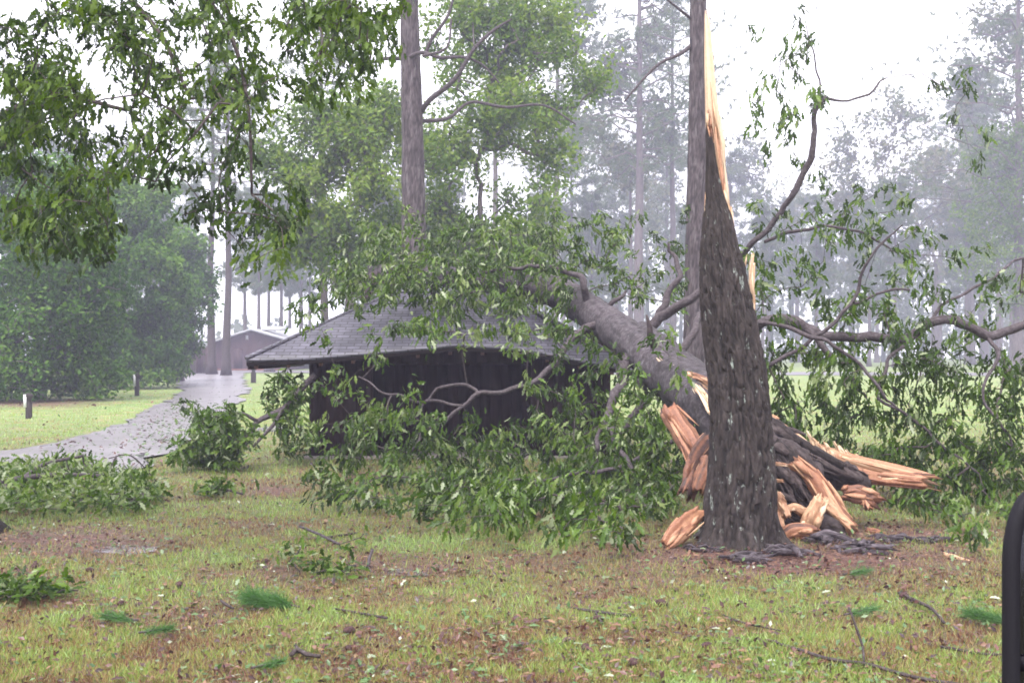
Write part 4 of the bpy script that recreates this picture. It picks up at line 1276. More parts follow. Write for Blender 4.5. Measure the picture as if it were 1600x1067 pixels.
# dense evergreens at the left
broadleaf("evergreen_tree", "big dense dark evergreen at the left edge behind the white striped post", 60, 47, 11.0, 0.25,
          [(-60, 420, 120, 130, 0), (60, 380, 110, 110, -1), (40, 500, 140, 90, -2), (130, 470, 80, 90, -2), (-80, 560, 100, 70, -1), (90, 580, 110, 45, -2), (0, 320, 80, 60, 1), (90, 300, 60, 45, 1), (110, 420, 80, 80, -2), (20, 600, 170, 60, -2.5), (-20, 270, 90, 50, 1), (70, 270, 70, 40, 2)],
          rg, 3600, 26, 0.22, 'bush_leaf', 0.6, cat="evergreen", tint=(0.45, 0.25), shell=0.62, gap=.40, gap_scale=.75)
broadleaf("evergreen_tree", "rounded dense evergreen in the middle of the dark mass left of the gravel road", 190, 62, 12, 0.25,
          [(190, 340, 80, 70, 0), (190, 440, 90, 90, -2), (210, 530, 80, 70, -2), (150, 560, 80, 50, -2), (250, 460, 50, 80, -1), (160, 300, 50, 40, 0), (240, 380, 45, 60, 0), (190, 575, 100, 55, -2.5), (220, 290, 60, 40, 1)],
          rg, 2700, 26, 0.27, 'bush_leaf', 0.5, cat="evergreen", tint=(0.6, 0.25), shell=0.62, gap=.40, gap_scale=.75)
broadleaf("evergreen_tree", "smaller dense evergreen nearest the far bend of the gravel road", 280, 74, 11.0, 0.25,
          [(285, 400, 40, 50, 0), (285, 480, 45, 60, -2), (265, 540, 45, 40, -2), (310, 440, 28, 45, 0), (250, 560, 40, 25, -2)],
          rg, 1100, 24, 0.31, 'bush_leaf', 0.6, cat="evergreen", tint=(0.5, 0.25), shell=0.62, gap=.38, gap_scale=.7)
# hazy trees further off
far_px = [("tall hazy pine trunk right of the middle green tree, dark crown at the top", 1000, 86, 36, .46, .42, 5.2, 56), ("slim hazy pine between the tall hazy pine and the near grey pine", 1042, 130, 30, .36, .5, 2.6, 30),
          ("thin hazy pine stem rising from the fallen foliage left of the tall hazy pine", 893, 110, 25, .3, .6, 2.2, 26), ("left one of two dark pine trunks in front of the far brown building", 328, 96, 27, .36, .55, 3.2, 30),
          ("right one of two dark pine trunks in front of the far brown building", 355, 92, 27, .34, .55, 3.2, 30), ("hazy pine trunk just left of the shed roof and above it", 507, 66, 24, .25, .62, 2.6, 26),
          ("pine with layered hazy boughs at the upper right corner", 1590, 80, 34, .42, .34, 6.0, 64), ("hazy pine with a ragged crown left of the upper right corner pine", 1515, 120, 33, .4, .5, 4.6, 44),
          ("hazy pine whose crown fills the gap above the middle green tree", 868, 92, 36, .36, .5, 5.0, 50), ("hazy pine just left of the near grey pine with its crown at the top edge", 1050, 98, 36, .36, .5, 4.4, 44), ("hazy pine behind the thick pine trunk with its crown at the top edge", 770, 100, 36, .36, .5, 4.8, 44), ("hazy pine with a flared foot beyond the lawn at the right", 1538, 135, 30, .6, .5, 3.4, 36),
          ("hazy pine close right of the flared pine beyond the lawn", 1562, 145, 30, .4, .5, 3, 30), ("hazy pine stem beyond the lawn behind the thick bare limb", 1470, 140, 28, .42, .55, 3, 30),
          ("hazy pine stem beyond the lawn at the very right edge", 1606, 150, 30, .45, .5, 3, 30), ("hazy forked pine just right of the long pale splinter", 1143, 128, 25, .42, .55, 3.2, 34),
          ("slender hazy pine beyond the upright broken limb", 1245, 150, 24, .38, .5, 2.8, 28), ("slender hazy pine above the long bare limb", 1330, 150, 24, .38, .5, 2.8, 28), ("hazy pine stem left of the near grey pine, far beyond the lawn", 962, 150, 29, .4, .5, 3, 32)]
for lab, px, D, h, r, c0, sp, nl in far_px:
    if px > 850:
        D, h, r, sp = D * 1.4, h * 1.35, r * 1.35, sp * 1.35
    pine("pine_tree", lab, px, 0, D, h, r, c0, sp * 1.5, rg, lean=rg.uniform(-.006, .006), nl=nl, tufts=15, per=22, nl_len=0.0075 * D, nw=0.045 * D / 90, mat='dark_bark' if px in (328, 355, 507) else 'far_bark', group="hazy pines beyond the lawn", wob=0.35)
far2 = [(385, 150, 24), (402, 140, 22), (418, 158, 25), (440, 145, 23), (455, 165, 24), (470, 150, 26), (300, 150, 25), (485, 170, 24), (1400, 140, 24), (1360, 150, 22), (1510, 150, 24), (1275, 155, 24), (1190, 150, 22), (925, 150, 24), (1075, 150, 22), (1580, 140, 23), (850, 150, 23), (250, 140, 22), (200, 150, 24), (600, 140, 24), (700, 150, 25)]
proto = None
for k, (px, D, h) in enumerate(far2):
    lab = "faint thin pine far off in the haze among others of its kind"
    x = (px - 800) / F * D
    if proto is None:
        proto = pine("pine_tree", lab, px, 0, D, h, .3, .42, 3.4, rg, nl=40, tufts=14, per=18, nl_len=0.9, nw=0.10, mat='far_bark', group="faint far pines in the haze", wob=.4)
    else:
        copy_thing(proto, (x, D, 0), rg.uniform(0, 6.28), h / 24.0, lab, "faint far pines in the haze")
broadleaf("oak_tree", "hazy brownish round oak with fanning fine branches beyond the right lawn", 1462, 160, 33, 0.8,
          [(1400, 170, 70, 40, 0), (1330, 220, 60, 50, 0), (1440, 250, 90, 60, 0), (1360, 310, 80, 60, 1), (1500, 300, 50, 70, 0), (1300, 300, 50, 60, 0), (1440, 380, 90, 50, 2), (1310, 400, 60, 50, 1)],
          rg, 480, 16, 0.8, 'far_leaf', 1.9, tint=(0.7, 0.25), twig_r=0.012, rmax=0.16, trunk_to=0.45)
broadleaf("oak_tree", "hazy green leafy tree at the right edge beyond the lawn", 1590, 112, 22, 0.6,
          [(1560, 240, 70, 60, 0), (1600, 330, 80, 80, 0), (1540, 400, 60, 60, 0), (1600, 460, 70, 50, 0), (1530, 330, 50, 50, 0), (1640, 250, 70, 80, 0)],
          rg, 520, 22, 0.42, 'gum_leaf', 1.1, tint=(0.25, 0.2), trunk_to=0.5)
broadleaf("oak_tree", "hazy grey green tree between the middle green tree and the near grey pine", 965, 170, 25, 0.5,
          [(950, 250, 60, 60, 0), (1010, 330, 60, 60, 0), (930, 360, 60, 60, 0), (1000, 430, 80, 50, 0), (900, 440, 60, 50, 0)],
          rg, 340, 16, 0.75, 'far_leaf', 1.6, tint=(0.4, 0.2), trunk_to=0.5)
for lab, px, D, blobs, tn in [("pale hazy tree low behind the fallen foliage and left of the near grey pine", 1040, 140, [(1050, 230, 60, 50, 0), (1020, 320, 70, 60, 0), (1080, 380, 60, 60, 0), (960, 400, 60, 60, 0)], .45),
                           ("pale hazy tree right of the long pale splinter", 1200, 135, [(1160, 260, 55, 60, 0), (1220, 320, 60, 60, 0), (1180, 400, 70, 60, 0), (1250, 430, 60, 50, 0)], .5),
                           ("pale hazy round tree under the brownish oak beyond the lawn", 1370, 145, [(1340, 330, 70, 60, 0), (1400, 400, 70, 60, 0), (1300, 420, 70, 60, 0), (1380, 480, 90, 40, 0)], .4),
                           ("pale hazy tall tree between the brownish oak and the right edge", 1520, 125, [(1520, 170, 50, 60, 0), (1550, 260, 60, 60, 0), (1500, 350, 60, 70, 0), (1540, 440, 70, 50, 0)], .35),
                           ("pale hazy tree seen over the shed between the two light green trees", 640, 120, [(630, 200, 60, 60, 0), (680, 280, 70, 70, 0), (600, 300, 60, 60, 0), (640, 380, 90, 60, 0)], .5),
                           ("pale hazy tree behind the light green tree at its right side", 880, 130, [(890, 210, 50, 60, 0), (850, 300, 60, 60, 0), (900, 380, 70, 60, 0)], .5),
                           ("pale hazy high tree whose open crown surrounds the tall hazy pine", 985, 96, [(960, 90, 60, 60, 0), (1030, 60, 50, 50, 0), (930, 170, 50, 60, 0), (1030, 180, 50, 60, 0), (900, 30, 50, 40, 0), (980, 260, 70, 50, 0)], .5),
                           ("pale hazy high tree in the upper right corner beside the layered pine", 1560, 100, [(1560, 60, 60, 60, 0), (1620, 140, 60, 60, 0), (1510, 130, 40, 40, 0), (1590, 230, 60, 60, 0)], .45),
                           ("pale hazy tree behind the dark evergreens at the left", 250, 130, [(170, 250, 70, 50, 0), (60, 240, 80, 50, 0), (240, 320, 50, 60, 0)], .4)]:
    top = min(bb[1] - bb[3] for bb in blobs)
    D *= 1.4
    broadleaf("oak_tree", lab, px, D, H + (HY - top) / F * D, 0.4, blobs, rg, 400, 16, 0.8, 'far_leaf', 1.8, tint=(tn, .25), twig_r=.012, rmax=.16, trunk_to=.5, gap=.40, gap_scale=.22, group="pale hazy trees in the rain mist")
# far wood closing the view
def woodland():
    rng = np.random.default_rng(31)
    b, c = Buf(), Buf()
    T = []
    tops = lambda px: np.interp(px, [-900, -100, 200, 300, 520, 560, 800, 860, 1000, 1200, 1300, 1450, 1600, 2400], [300, 330, 420, 545, 545, 430, 380, 380, 400, 380, 400, 420, 380, 300])
    for k in range(2600):
        px = rng.uniform(-700, 2300)
        D = rng.uniform(220, 330)
        top = tops(px) + rng.normal() * 18
        py = 572 - (572 - top) * rng.random() ** 0.8
        T.append(P(px, py, D))
    T = np.array(T)
    T = T[T[:, 2] > 0.2]
    leaves_at(b, rng, T, rvec(rng, len(T)), 12, 3.2, 1.9, DIA, 0.2, (0.45, 0.25), 1.2)
    for k in range(130):
        px = rng.uniform(-700, 2300)
        D = rng.uniform(200, 300)
        x = (px - 800) / F * D
        h = rng.uniform(14, 32)
        if 285 < px < 540:
            continue
        s = np.linspace(0, 1, 6)[:, None]
        q = np.array([x, D, -.1]) + np.array([rng.normal() * .4, 0, h]) * s
        tube(b, q, np.linspace(.45, .2, 6), 6, False, 0, 0, 0.05)
    kind(tag(b.build("woodland", M['far_leaf']), "grey hazy wood closing the view behind the lawn", "woodland"), "stuff")
woodland()

# ---------------------------------------------------------------- far buildings, fence, posts
M['house_wall'] = bark_mat("house_boards", (0.03, 0.014, 0.016), (0.045, 0.022, 0.024), (0.06, 0.032, 0.033), (2, 2, .5), 0.1)
M['house_roof'] = plain_mat("house_roof", (0.26, 0.26, 0.28), (0.33, 0.33, 0.35), 1.5)
M['white_paint'] = plain_mat("white_paint", (0.62, 0.62, 0.62), (0.74, 0.74, 0.74), 8, 0.5, 0.05)
M['post_wood'] = bark_mat("post_wood", (0.015, 0.011, 0.011), (0.03, 0.023, 0.022), (0.05, 0.04, 0.038), (20, 20, 4), 0.3)
M['mulch'] = plain_mat("red_mulch", (0.12, 0.045, 0.035), (0.2, 0.08, 0.06), 6)
def house():
    D = 120.0
    s = D / F
    X = lambda px: (px - 800) * s
    Z = lambda py: H + (HY - py) * s
    t = thing("brown_cabin", "far brown gabled cabin with a grey roof at the end of the gravel road", "cabin", (X(392), D, 0))
    x0, xm, x1, zr, ze, ze1 = X(330), X(393), X(452), Z(516), Z(536), Z(533)
    b = Buf()
    b.add([(x0, D, -.1), (x1, D, -.1), (x1, D, ze1), (xm, D, zr - .1), (x0, D, ze), (x0, D + 10, -.1), (x1, D + 10, -.1), (x1, D + 10, ze1), (xm, D + 10, zr - .1), (x0, D + 10, ze)],
          [np.array([[0, 1, 2, 3, 4], [5, 9, 8, 7, 6]]), np.array([[1, 6, 7, 2], [5, 0, 4, 9]])], .5)
    b.build("wall", M['house_wall'], t)
    b = Buf()
    o = 0.5
    for xa, za, sg in ((x0 - .4, ze - .15, -1), (x1 + .4, ze1 - .15, 1)):
        b.add([(xa, D - o, za), (xm, D - o, zr), (xm, D + 10 + o, zr), (xa, D + 10 + o, za), (xa, D - o, za + .18), (xm, D - o, zr + .18), (xm, D + 10 + o, zr + .18), (xa, D + 10 + o, za + .18)],
              np.array([[0, 1, 2, 3], [7, 6, 5, 4], [0, 4, 5, 1], [3, 2, 6, 7], [0, 3, 7, 4]]), .5)
    roof = b.build("roof", M['house_roof'], t)
    b = Buf()
    box(b, (X(398), D + 3, Z(515)), (X(430), D + 6, Z(509)))
    b.build("roof_vent", M['white_paint'], roof)
    b = Buf()
    box(b, (X(384), D - .06, Z(531)), (X(388), D + .02, Z(524)))
    b.build("vent", M['house_roof'], t)
    b = Buf()
    box(b, (X(365), D - .05, 0), (X(379), D + .02, Z(545)), .35)
    b.build("door", M['house_wall'], t)
    b = Buf()
    box(b, (X(330), D - 1.6, 0.0), (X(450), D - .3, .12))
    kind(b.build("mulch_bed", M['mulch']), "structure")
    # long low roof running to the right behind the shed
    t = thing("brown_house", "long low brown house with a pale grey roof right of the gabled cabin", "house", (X(520), D + 12, 0))
    D2 = D + 8
    s2 = D2 / F
    xa, xb = (434 - 800) * s2, (600 - 800) * s2
    b = Buf()
    box(b, (xa, D2 + .6, -.1), (xb, D2 + 7.4, H + (HY - 536) * s2))
    b.build("wall", M['house_wall'], t)
    b = Buf()
    za, zb = H + (HY - 535) * s2, H + (HY - 514) * s2
    b.add([(xa - .4, D2, za), (xb, D2, za), (xb, D2 + 4, zb), (xa - .4, D2 + 4, zb), (xb, D2 + 8, za), (xa - .4, D2 + 8, za),
           (xa - .4, D2, za + .15), (xb, D2, za + .15), (xb, D2 + 4, zb + .15), (xa - .4, D2 + 4, zb + .15), (xb, D2 + 8, za + .15), (xa - .4, D2 + 8, za + .15)],
          np.array([[6, 7, 8, 9], [9, 8, 10, 11], [0, 1, 7, 6], [0, 6, 9, 3], [3, 9, 11, 5], [1, 2, 8, 7]]), .5)
    b.build("roof", M['house_roof'], t)
house()
def fence():
    D = 100.0
    s = D / F
    t = thing("board_fence", "dull brown board fence between the evergreens and the dark pine trunks", "fence", ((292 - 800) * s, D, 0))
    b = Buf()
    rng = np.random.default_rng(3)
    xs = np.linspace((262 - 800) * s, (326 - 800) * s, 34)
    for a, c in zip(xs[:-1], xs[1:]):
        box(b, (a + .01, D + rng.uniform(0, .02), 0), (c - .01, D + .05, 2.3 + rng.uniform(-.05, .05)), rng.uniform(.3, .6))
    b.build("panel", M['house_wall'], t)
    for x in xs[::8]:
        b = Buf()
        box(b, (x - .07, D - .12, 0), (x + .07, D - .01, 2.45), .6)
        b.build("post", M['house_wall'], t)
fence()
def marker_post(px, py, hpx, wpx, label, white=True):
    p = G(px, py)
    s = p[1] / F
    h, w = hpx * s, wpx * s
    t = thing("marker_post", label, "post", (p[0], p[1], 0), "short dark posts along the gravel road")
    b = Buf()
    lz = np.array([0, .05, .62, .66, .70, .9, .95, 1.0]) * h
    lr = np.array([.5, .46, .44, .30, .30, .62, .55, .1]) * w
    q = np.c_[np.full(8, p[0]), np.full(8, p[1]), lz - .02]
    tube(b, q, lr, 10, True)
    b.build("post_body", M['post_wood'], t)
    if white:
        b = Buf()
        box(b, (p[0] - .55 * w, p[1] - .52 * w, .42 * h), (p[0] - .15 * w, p[1] - .46 * w, .92 * h))
        b.build("reflector", M['white_paint'], t)
marker_post(45, 653, 40, 11, "short dark post with a white strip on the lawn nearest the left edge")
marker_post(214, 618, 36, 8, "short dark post with a white strip beside the bend of the gravel road")
marker_post(396, 598, 27, 9, "dark post on the grass below the left eave corner of the shed", False)
def stump(px, py, hpx, wpx, label):
    p = G(px, py)
    s = p[1] / F
    b = Buf()
    n = 8
    z = np.linspace(-.05, hpx * s, n)
    tube(b, np.c_[np.full(n, p[0]), np.full(n, p[1]), z], wpx * s * .5 * (1 + .4 * np.exp(-np.linspace(0, 4, n))), 14, True, .2, 3)
    tag(b.build("tree_stump", M['pine_bark'], smooth=True), label, "tree stump")
stump(421, 581, 22, 14, "brown stump by the far road just below the shed eave")
stump(452, 577, 14, 9, "small far stump behind the grass left of the shed wall")
stump(312, 582, 34, 10, "short broken stump at the end of the board fence")

# ---------------------------------------------------------------- fallen branches, sprigs, twigs, cones
def leafy_branch(name, label, base_px, path, tips_boxes, rng, leaf=0.17, per=10, mat='oak_leaf', group=None, cat="fallen branch", spread=.24, pale=.06, tint=(.5, .24), coef=1.0, flat=False):
    base = G(*base_px)
    t = thing(name, label, cat, (base[0], base[1], 0), group)
    b = Buf()
    s_all = []
    for k, rows in enumerate(path):
        s = limb_px(b, rows, 7, 0.08, .1, k)
        s_all += [p for p in s[:, :3]]
    b.build("branch", M['limb_bark'], t, smooth=True)
    T = []
    for x0, y0, x1, y1, d0, d1, n in tips_boxes:
        for _ in range(int(n * coef)):
            u, v = rng.random(2)
            # rounded box
            a, r = rng.random() * 6.283, rng.random() ** .5
            px, py = (x0 + x1) / 2 + (x1 - x0) / 2 * r * math.cos(a), (y0 + y1) / 2 + (y1 - y0) / 2 * r * math.sin(a)
            p = P(px, py, H * F / (py - HY + 3) * rng.uniform(.93, 1) if flat else min(rng.uniform(d0, d1), H * F / max(py - HY + 3, 5)))
            p[2] = max(p[2], .05)
            T.append(p)
    T = np.array(T)
    b = Buf()
    d = network(b, rng, s_all, T, .003, .012, .2, .1, 4, .4)
    b.m = 1
    leaves_at(b, rng, T, d, per, spread, leaf, OAK, .6, tint, .8, pale, 0.0)
    b.build("foliage", [M['twig'], M[mat]], t)
    return t
r3 = np.random.default_rng(9)
leafy_branch("broken_branch", "leafy branch broken off beside the shed corner, drooping over the edge of the road", (345, 730),
             [[(492, 585, 19.6, 5), (470, 608, 19.5, 5), (448, 635, 19.3, 5), (420, 650, 19.1, 4.5), (400, 660, 19, 4), (388, 685, 18.8, 4), (370, 715, 18.6, 3)], [(440, 640, 19.2, 3), (430, 660, 19, 3), (412, 680, 18.9, 2.5), (395, 698, 18.8, 2)],
              [(402, 658, 19, 3), (375, 645, 18.9, 2.5), (340, 650, 18.8, 2), (300, 668, 18.7, 1.5)]],
             [(300, 632, 392, 735, 17.8, 19.0, 95), (266, 682, 330, 732, 17.8, 18.8, 32), (405, 580, 485, 650, 19, 20.2, 42), (430, 640, 490, 715, 18.6, 20, 26), (275, 625, 330, 650, 18.6, 19, 7)], r3, .17, 11, tint=(.4, .22))
leafy_branch("leafy_heap", "low heap of torn green oak boughs lying on the grass at the left edge", (90, 775),
             [[(-60, 770, 15.2, 5), (20, 750, 15.6, 5), (90, 742, 16, 4), (170, 745, 16.2, 3), (240, 760, 16, 2)], [(30, 750, 15.6, 3), (70, 725, 16.5, 3), (130, 712, 17, 2)]],
             [(-60, 722, 120, 795, 14.2, 17.0, 110), (60, 714, 180, 765, 15.0, 17.4, 44), (150, 735, 260, 785, 14.8, 17, 24), (0, 750, 260, 800, 14, 16, 50)], r3, .14, 12, tint=(.66, .25), pale=.14, flat=True, coef=1.35)
leafy_branch("leafy_branch", "small torn oak spray on a forked grey stick in the middle of the grass", (520, 905),
             [[(468, 822, 11.6, 2), (500, 835, 11.3, 2.2), (530, 850, 11, 2)], [(582, 858, 10.2, 2.2), (575, 885, 10, 2.8), (592, 905, 9.7, 3), (610, 930, 9.1, 3)], [(470, 900, 9.8, 2), (520, 905, 9.7, 2), (585, 895, 9.9, 2)]],
             [(440, 835, 480, 895, 9.9, 10.8, 8), (480, 875, 565, 915, 9.5, 10.2, 11), (560, 820, 590, 850, 10.6, 11.5, 2)], r3, .105, 8, tint=(.45, .25))
leafy_branch("leafy_branch", "low torn oak spray at the left edge below the purple puddle", (40, 942),
             [[(-30, 930, 8.9, 2.5), (20, 925, 8.9, 2.5), (70, 932, 8.8, 2)]], [(-30, 905, 75, 945, 8.6, 9.2, 26), (70, 918, 110, 940, 8.7, 9.2, 6)], r3, .12, 9, tint=(.5, .25))
leafy_branch("leafy_branch", "thin upright leafy twig leaning in the road edge left of the heap end", (180, 745),
             [[(178, 752, 16, 2), (175, 730, 16, 2), (182, 712, 16, 1.5)], [(170, 716, 16, 1), (205, 712, 16.3, 1.2), (245, 752, 16.3, 1)]], [(180, 722, 230, 755, 15.6, 16.6, 12)], r3, .16, 8)
leafy_branch("leafy_branch", "patch of torn oak leaves on the grass right of the leafy heap", (350, 775),
             [[(310, 768, 15.2, 2), (350, 765, 15, 2), (380, 772, 15, 1.5)]], [(315, 748, 378, 776, 14.6, 15.6, 16)], r3, .16, 8)

def needle_sprig(px, py, length_px, ang, label, seed, per=140, w=0.0035):
    rng = np.random.default_rng(seed)
    p = G(px, py)
    s = p[1] / F
    L = length_px * s
    d = np.array([math.cos(ang), math.sin(ang) * 1.0, 0.12])
    t = thing("pine_sprig", label, "pine sprig", (p[0], p[1], 0), "green pine sprigs blown onto the grass")
    b = Buf()
    q = p + np.outer(np.linspace(-.55, .45, 8), d) * L + np.array([0, 0, .05])
    tube(b, q, np.linspace(.008, .004, 8), 6)
    b.build("stem", M['twig'], t)
    b = Buf()
    k = rng.random(per * 3)
    tips = p + np.outer(k * .8 - .3, d) * L + np.array([0, 0, .05])
    dirs = np.tile(d, (len(tips), 1)) * rng.choice([1, 1, .4], len(tips))[:, None] + rng.normal(size=(len(tips), 3)) * .35 + np.array([0, 0, .3])
    needles(b, rng, tips, norm(dirs), 2, L * .42, w, (.5, .25), .15, .65)
    v = np.concatenate(b.v)
    v[:, 2] = np.maximum(v[:, 2], .01)
    b.v, b.t = [v], [np.concatenate(b.t)]
    b.build("needle_tuft", M['fresh_needle'], t)
needle_sprig(425, 950, 84, 2.9, "bushy green pine sprig lying alone on the grass left of centre", 1, 420, .004)
needle_sprig(1548, 975, 75, 2.6, "large green pine sprig on the grass next to the dark car mirror", 2)
needle_sprig(185, 975, 60, 3.0, "flat green pine sprig in the lower left grass", 3, 70)
needle_sprig(95, 930, 46, 3.3, "small green pine sprig beside the torn spray at the left edge", 4, 70)
needle_sprig(245, 995, 50, .2, "blue green pine sprig in the grass below the flat one", 5, 50)
needle_sprig(1345, 965, 55, .3, "short green pine sprig right of the upright twig", 6, 50)
needle_sprig(420, 1050, 50, .4, "green pine sprig at the bottom edge left of centre", 7, 50)
needle_sprig(1340, 902, 46, .2, "small green pine sprig on the grass below the torn butt", 8, 50)

def stick(rows, label, z=0.025, seed=0, group="dead sticks on the grass"):
    b = Buf()
    for r in rows:
        a = []
        for q in r:
            p = G(q[0], q[1], z) if len(q) == 3 else P(q[0], q[1], q[3])
            a.append(np.r_[p, q[2] * p[1] / F])
        s = smooth_path(np.array(a), .05)
        tube(b, s[:, :3], s[:, 3], 6, True, .25, seed)
    tag(b.build("dead_stick", M['dark_bark'], smooth=True), label, "stick", group)
stick([[(1200, 1000, 1.5), (1240, 1012, 2.5), (1300, 1030, 3), (1350, 1036, 3), (1400, 1050, 3), (1450, 1062, 3), (1500, 1068, 2)], [(1350, 1036, 2), (1348, 1010, 2, 6.98), (1340, 985, 2, 7.02), (1326, 948, 1.4, 7.05)]], "long dead branch with an upright twig in the lower right grass")
stick([[(1405, 926, 3), (1430, 938, 3), (1455, 950, 2.5), (1475, 972, 2.5)]], "short dead stick between the torn butt and the right pine sprig", .025, 2)
stick([[(1470, 1010, 2.5), (1500, 1015, 2.5), (1545, 1022, 2), (1575, 1022, 2)]], "dead stick lying below the right pine sprig", .025, 3)
stick([[(890, 948, 1.5), (930, 955, 2.5), (985, 962, 2.5)], [(930, 956, 2), (940, 972, 2)]], "forked dead stick on the grass right of centre", .025, 4)
stick([[(455, 1022, 4), (465, 1015, 4), (480, 1022, 3.5), (500, 1025, 3)], [(466, 1016, 3), (462, 1008, 3)]], "thick crooked stick near the bottom edge", .03, 5)
stick([[(345, 938, 2), (355, 945, 2.5), (365, 950, 1.5)]], "tiny crooked stick left of the bushy pine sprig", .025, 6)
stick([[(520, 950, 1.5), (560, 957, 2), (605, 965, 2)]], "thin dead stick right of the bushy pine sprig", .025, 7)
stick([[(480, 842, 1.5), (520, 838, 2), (560, 832, 1.5)]], "thin dead stick behind the torn oak spray", .025, 8)
stick([[(1220, 985, 1.2), (1160, 972, 1.5), (1130, 960, 1.2)]], "thin twig on the grass below the standing trunk", .02, 9)

def cone(px, py, size, rot, label):
    c = G(px, py)
    n, m = 12, 10
    L, R = size * 1.25, size * .36
    u = np.linspace(0, 1, m)
    rr = R * np.sin(np.clip(u * .9 + .08, 0, 1) * np.pi) ** .7
    an = np.arange(n) / n * 2 * np.pi
    d = np.array([math.cos(rot), math.sin(rot), .1])
    sd = np.array([-math.sin(rot), math.cos(rot), 0])
    up = np.cross(d, sd)
    v = []
    for k in range(m):
        for a in range(n):
            sc = rr[k] * (1 + .22 * ((a + k) % 2) - .05)
            v.append(c + np.array([0, 0, R * .8]) + d * (u[k] - .5) * L + (sd * math.cos(an[a]) + up * math.sin(an[a])) * sc)
    i = np.arange(m - 1)[:, None] * n
    j = np.arange(n)[None]
    k2 = (j + 1) % n
    b = Buf()
    b.add(np.array(v), [np.stack([i + j, i + k2, i + n + k2, i + n + j], -1).reshape(-1, 4), np.arange(n)[None, ::-1], (np.arange(n) + (m - 1) * n)[None]], .4)
    tag(b.build("pine_cone", M['cone'], None), label, "pine cone", "pine cones scattered on the grass")
M['cone'] = bark_mat("cone_scales", (0.03, 0.015, 0.015), (0.07, 0.035, 0.035), (0.12, 0.06, 0.055), (60, 60, 60), .6)
for k, (px, py, lab) in enumerate([(140, 893, "pine cone below the purple puddle near the left edge"), (55, 887, "pine cone between the left edge and the puddle"), (152, 1008, "reddish pine cone at the lower left of the grass"), (280, 917, "pine cone on the grass left of the bushy pine sprig"),
                                   (415, 880, "pine cone left of the torn oak spray"), (268, 848, "pine cone at the right end of the purple puddle"), (545, 990, "pine cone below the thin dead stick left of centre"), (730, 872, "pine cone on the bare soil in the middle"),
                                   (825, 882, "pine cone in the middle of the red straw patch"), (1033, 946, "dark pine cone below the left foot of the standing trunk"), (1057, 924, "pine cone close to the bare straw left of the standing trunk"), (935, 970, "pine cone beside the forked dead stick"),
                                   (915, 1016, "left pine cone of the pair near the bottom middle"), (945, 1017, "right pine cone of the pair near the bottom middle"), (990, 1040, "pine cone at the bottom edge right of centre"), (1105, 1012, "pine cone on the grass left of the long dead branch"),
                                   (1560, 902, "pine cone at the right edge above the car mirror"), (1412, 935, "pine cone touching the short dead stick at the right"), (545, 1015, "pine cone near the thick crooked stick"), (190, 945, "pine cone above the flat pine sprig")]):
    cone(px, py, 0.06 + .018 * math.sin(k * 2.3), k * 1.7, lab)

# ---------------------------------------------------------------- grass and loose leaves
ROADPX = [(-300, 700), (0, 711), (90, 688), (195, 660), (262, 630), (285, 610), (275, 596), (300, 585), (390, 580), (386, 605), (376, 630), (345, 660), (305, 690), (235, 728), (120, 752), (-300, 752)]
def inside(px, py, poly):
    r = np.zeros(len(px), bool)
    j = len(poly) - 1
    for i in range(len(poly)):
        xi, yi = poly[i]
        xj, yj = poly[j]
        if yi != yj:
            r ^= ((yi > py) != (yj > py)) & (px < (xj - xi) * (py - yi) / (yj - yi) + xi)
        j = i
    return r
def scatter(rng, n, y0, y1, margin=160, power=1.0, road=0.0):
    py = y0 + (y1 - y0) * rng.random(n) ** power
    px = rng.uniform(-margin, 1600 + margin, n)
    d = H * F / (py - HY)
    x = (px - 800) / F * d
    ok = ~(inside(px, py, ROADPX) & (rng.random(n) > road)) & ~((x > -3.75) & (x < 1.9) & (d > 20.3) & (d < 24))
    return px[ok], py[ok], x[ok], d[ok]
def grass():
    rng = np.random.default_rng(41)
    px, py, x, y = scatter(rng, 470000, 596, 1125, 460, .85, .06)
    lit = litter(x, y)
    ok = rng.random(len(x)) > lit * 0.93
    x, y, lit = x[ok], y[ok], lit[ok]
    n = len(x)
    q = np.c_[x, y, np.zeros(n)]
    c = fbm(q * 0.7, 3, 51)
    c2 = fbm(q * 3.1, 3, 52)
    h = rng.uniform(.022, .075, n) * (0.6 + 0.9 * c2) * np.where(y > 15, 1.2, 1.0)
    w = np.maximum(.0055, .00065 * y) * rng.uniform(.6, 1.2, n)
    az = rng.random(n) * 6.283
    lean = rng.uniform(.05, .65, n)
    s = np.c_[np.cos(az), np.sin(az), np.zeros(n)]
    la = rng.random(n) * 6.283
    l = np.c_[np.cos(la) * lean, np.sin(la) * lean, np.ones(n)]
    b0 = np.c_[x, y, ground_z(x, y) - .004]
    v = np.stack([b0 - s * w[:, None] * .5, b0 + s * w[:, None] * .5, b0 + s * w[:, None] * .3 + l * h[:, None] * .6, b0 + l * h[:, None] * (1, 1, .85) ], 1).reshape(-1, 3)
    # straw-coloured to green by patch; a lusher strip far back by the road
    far = np.clip((y - 17) / 10, 0, 1)
    t = np.clip(.60 + (c - .5) * .8 + (c2 - .5) * 1.3 - .06 + rng.normal(0, .27, n) - lit * .5 + far * .2, 0, 1)
    b = Buf()
    b.add(v, np.arange(n)[:, None] * 4 + np.arange(4)[None], np.repeat(t, 4))
    kind(tag(b.build("grass", M['grass']), "short wet yellow green grass of the lawn", "grass"), "stuff")
grass()
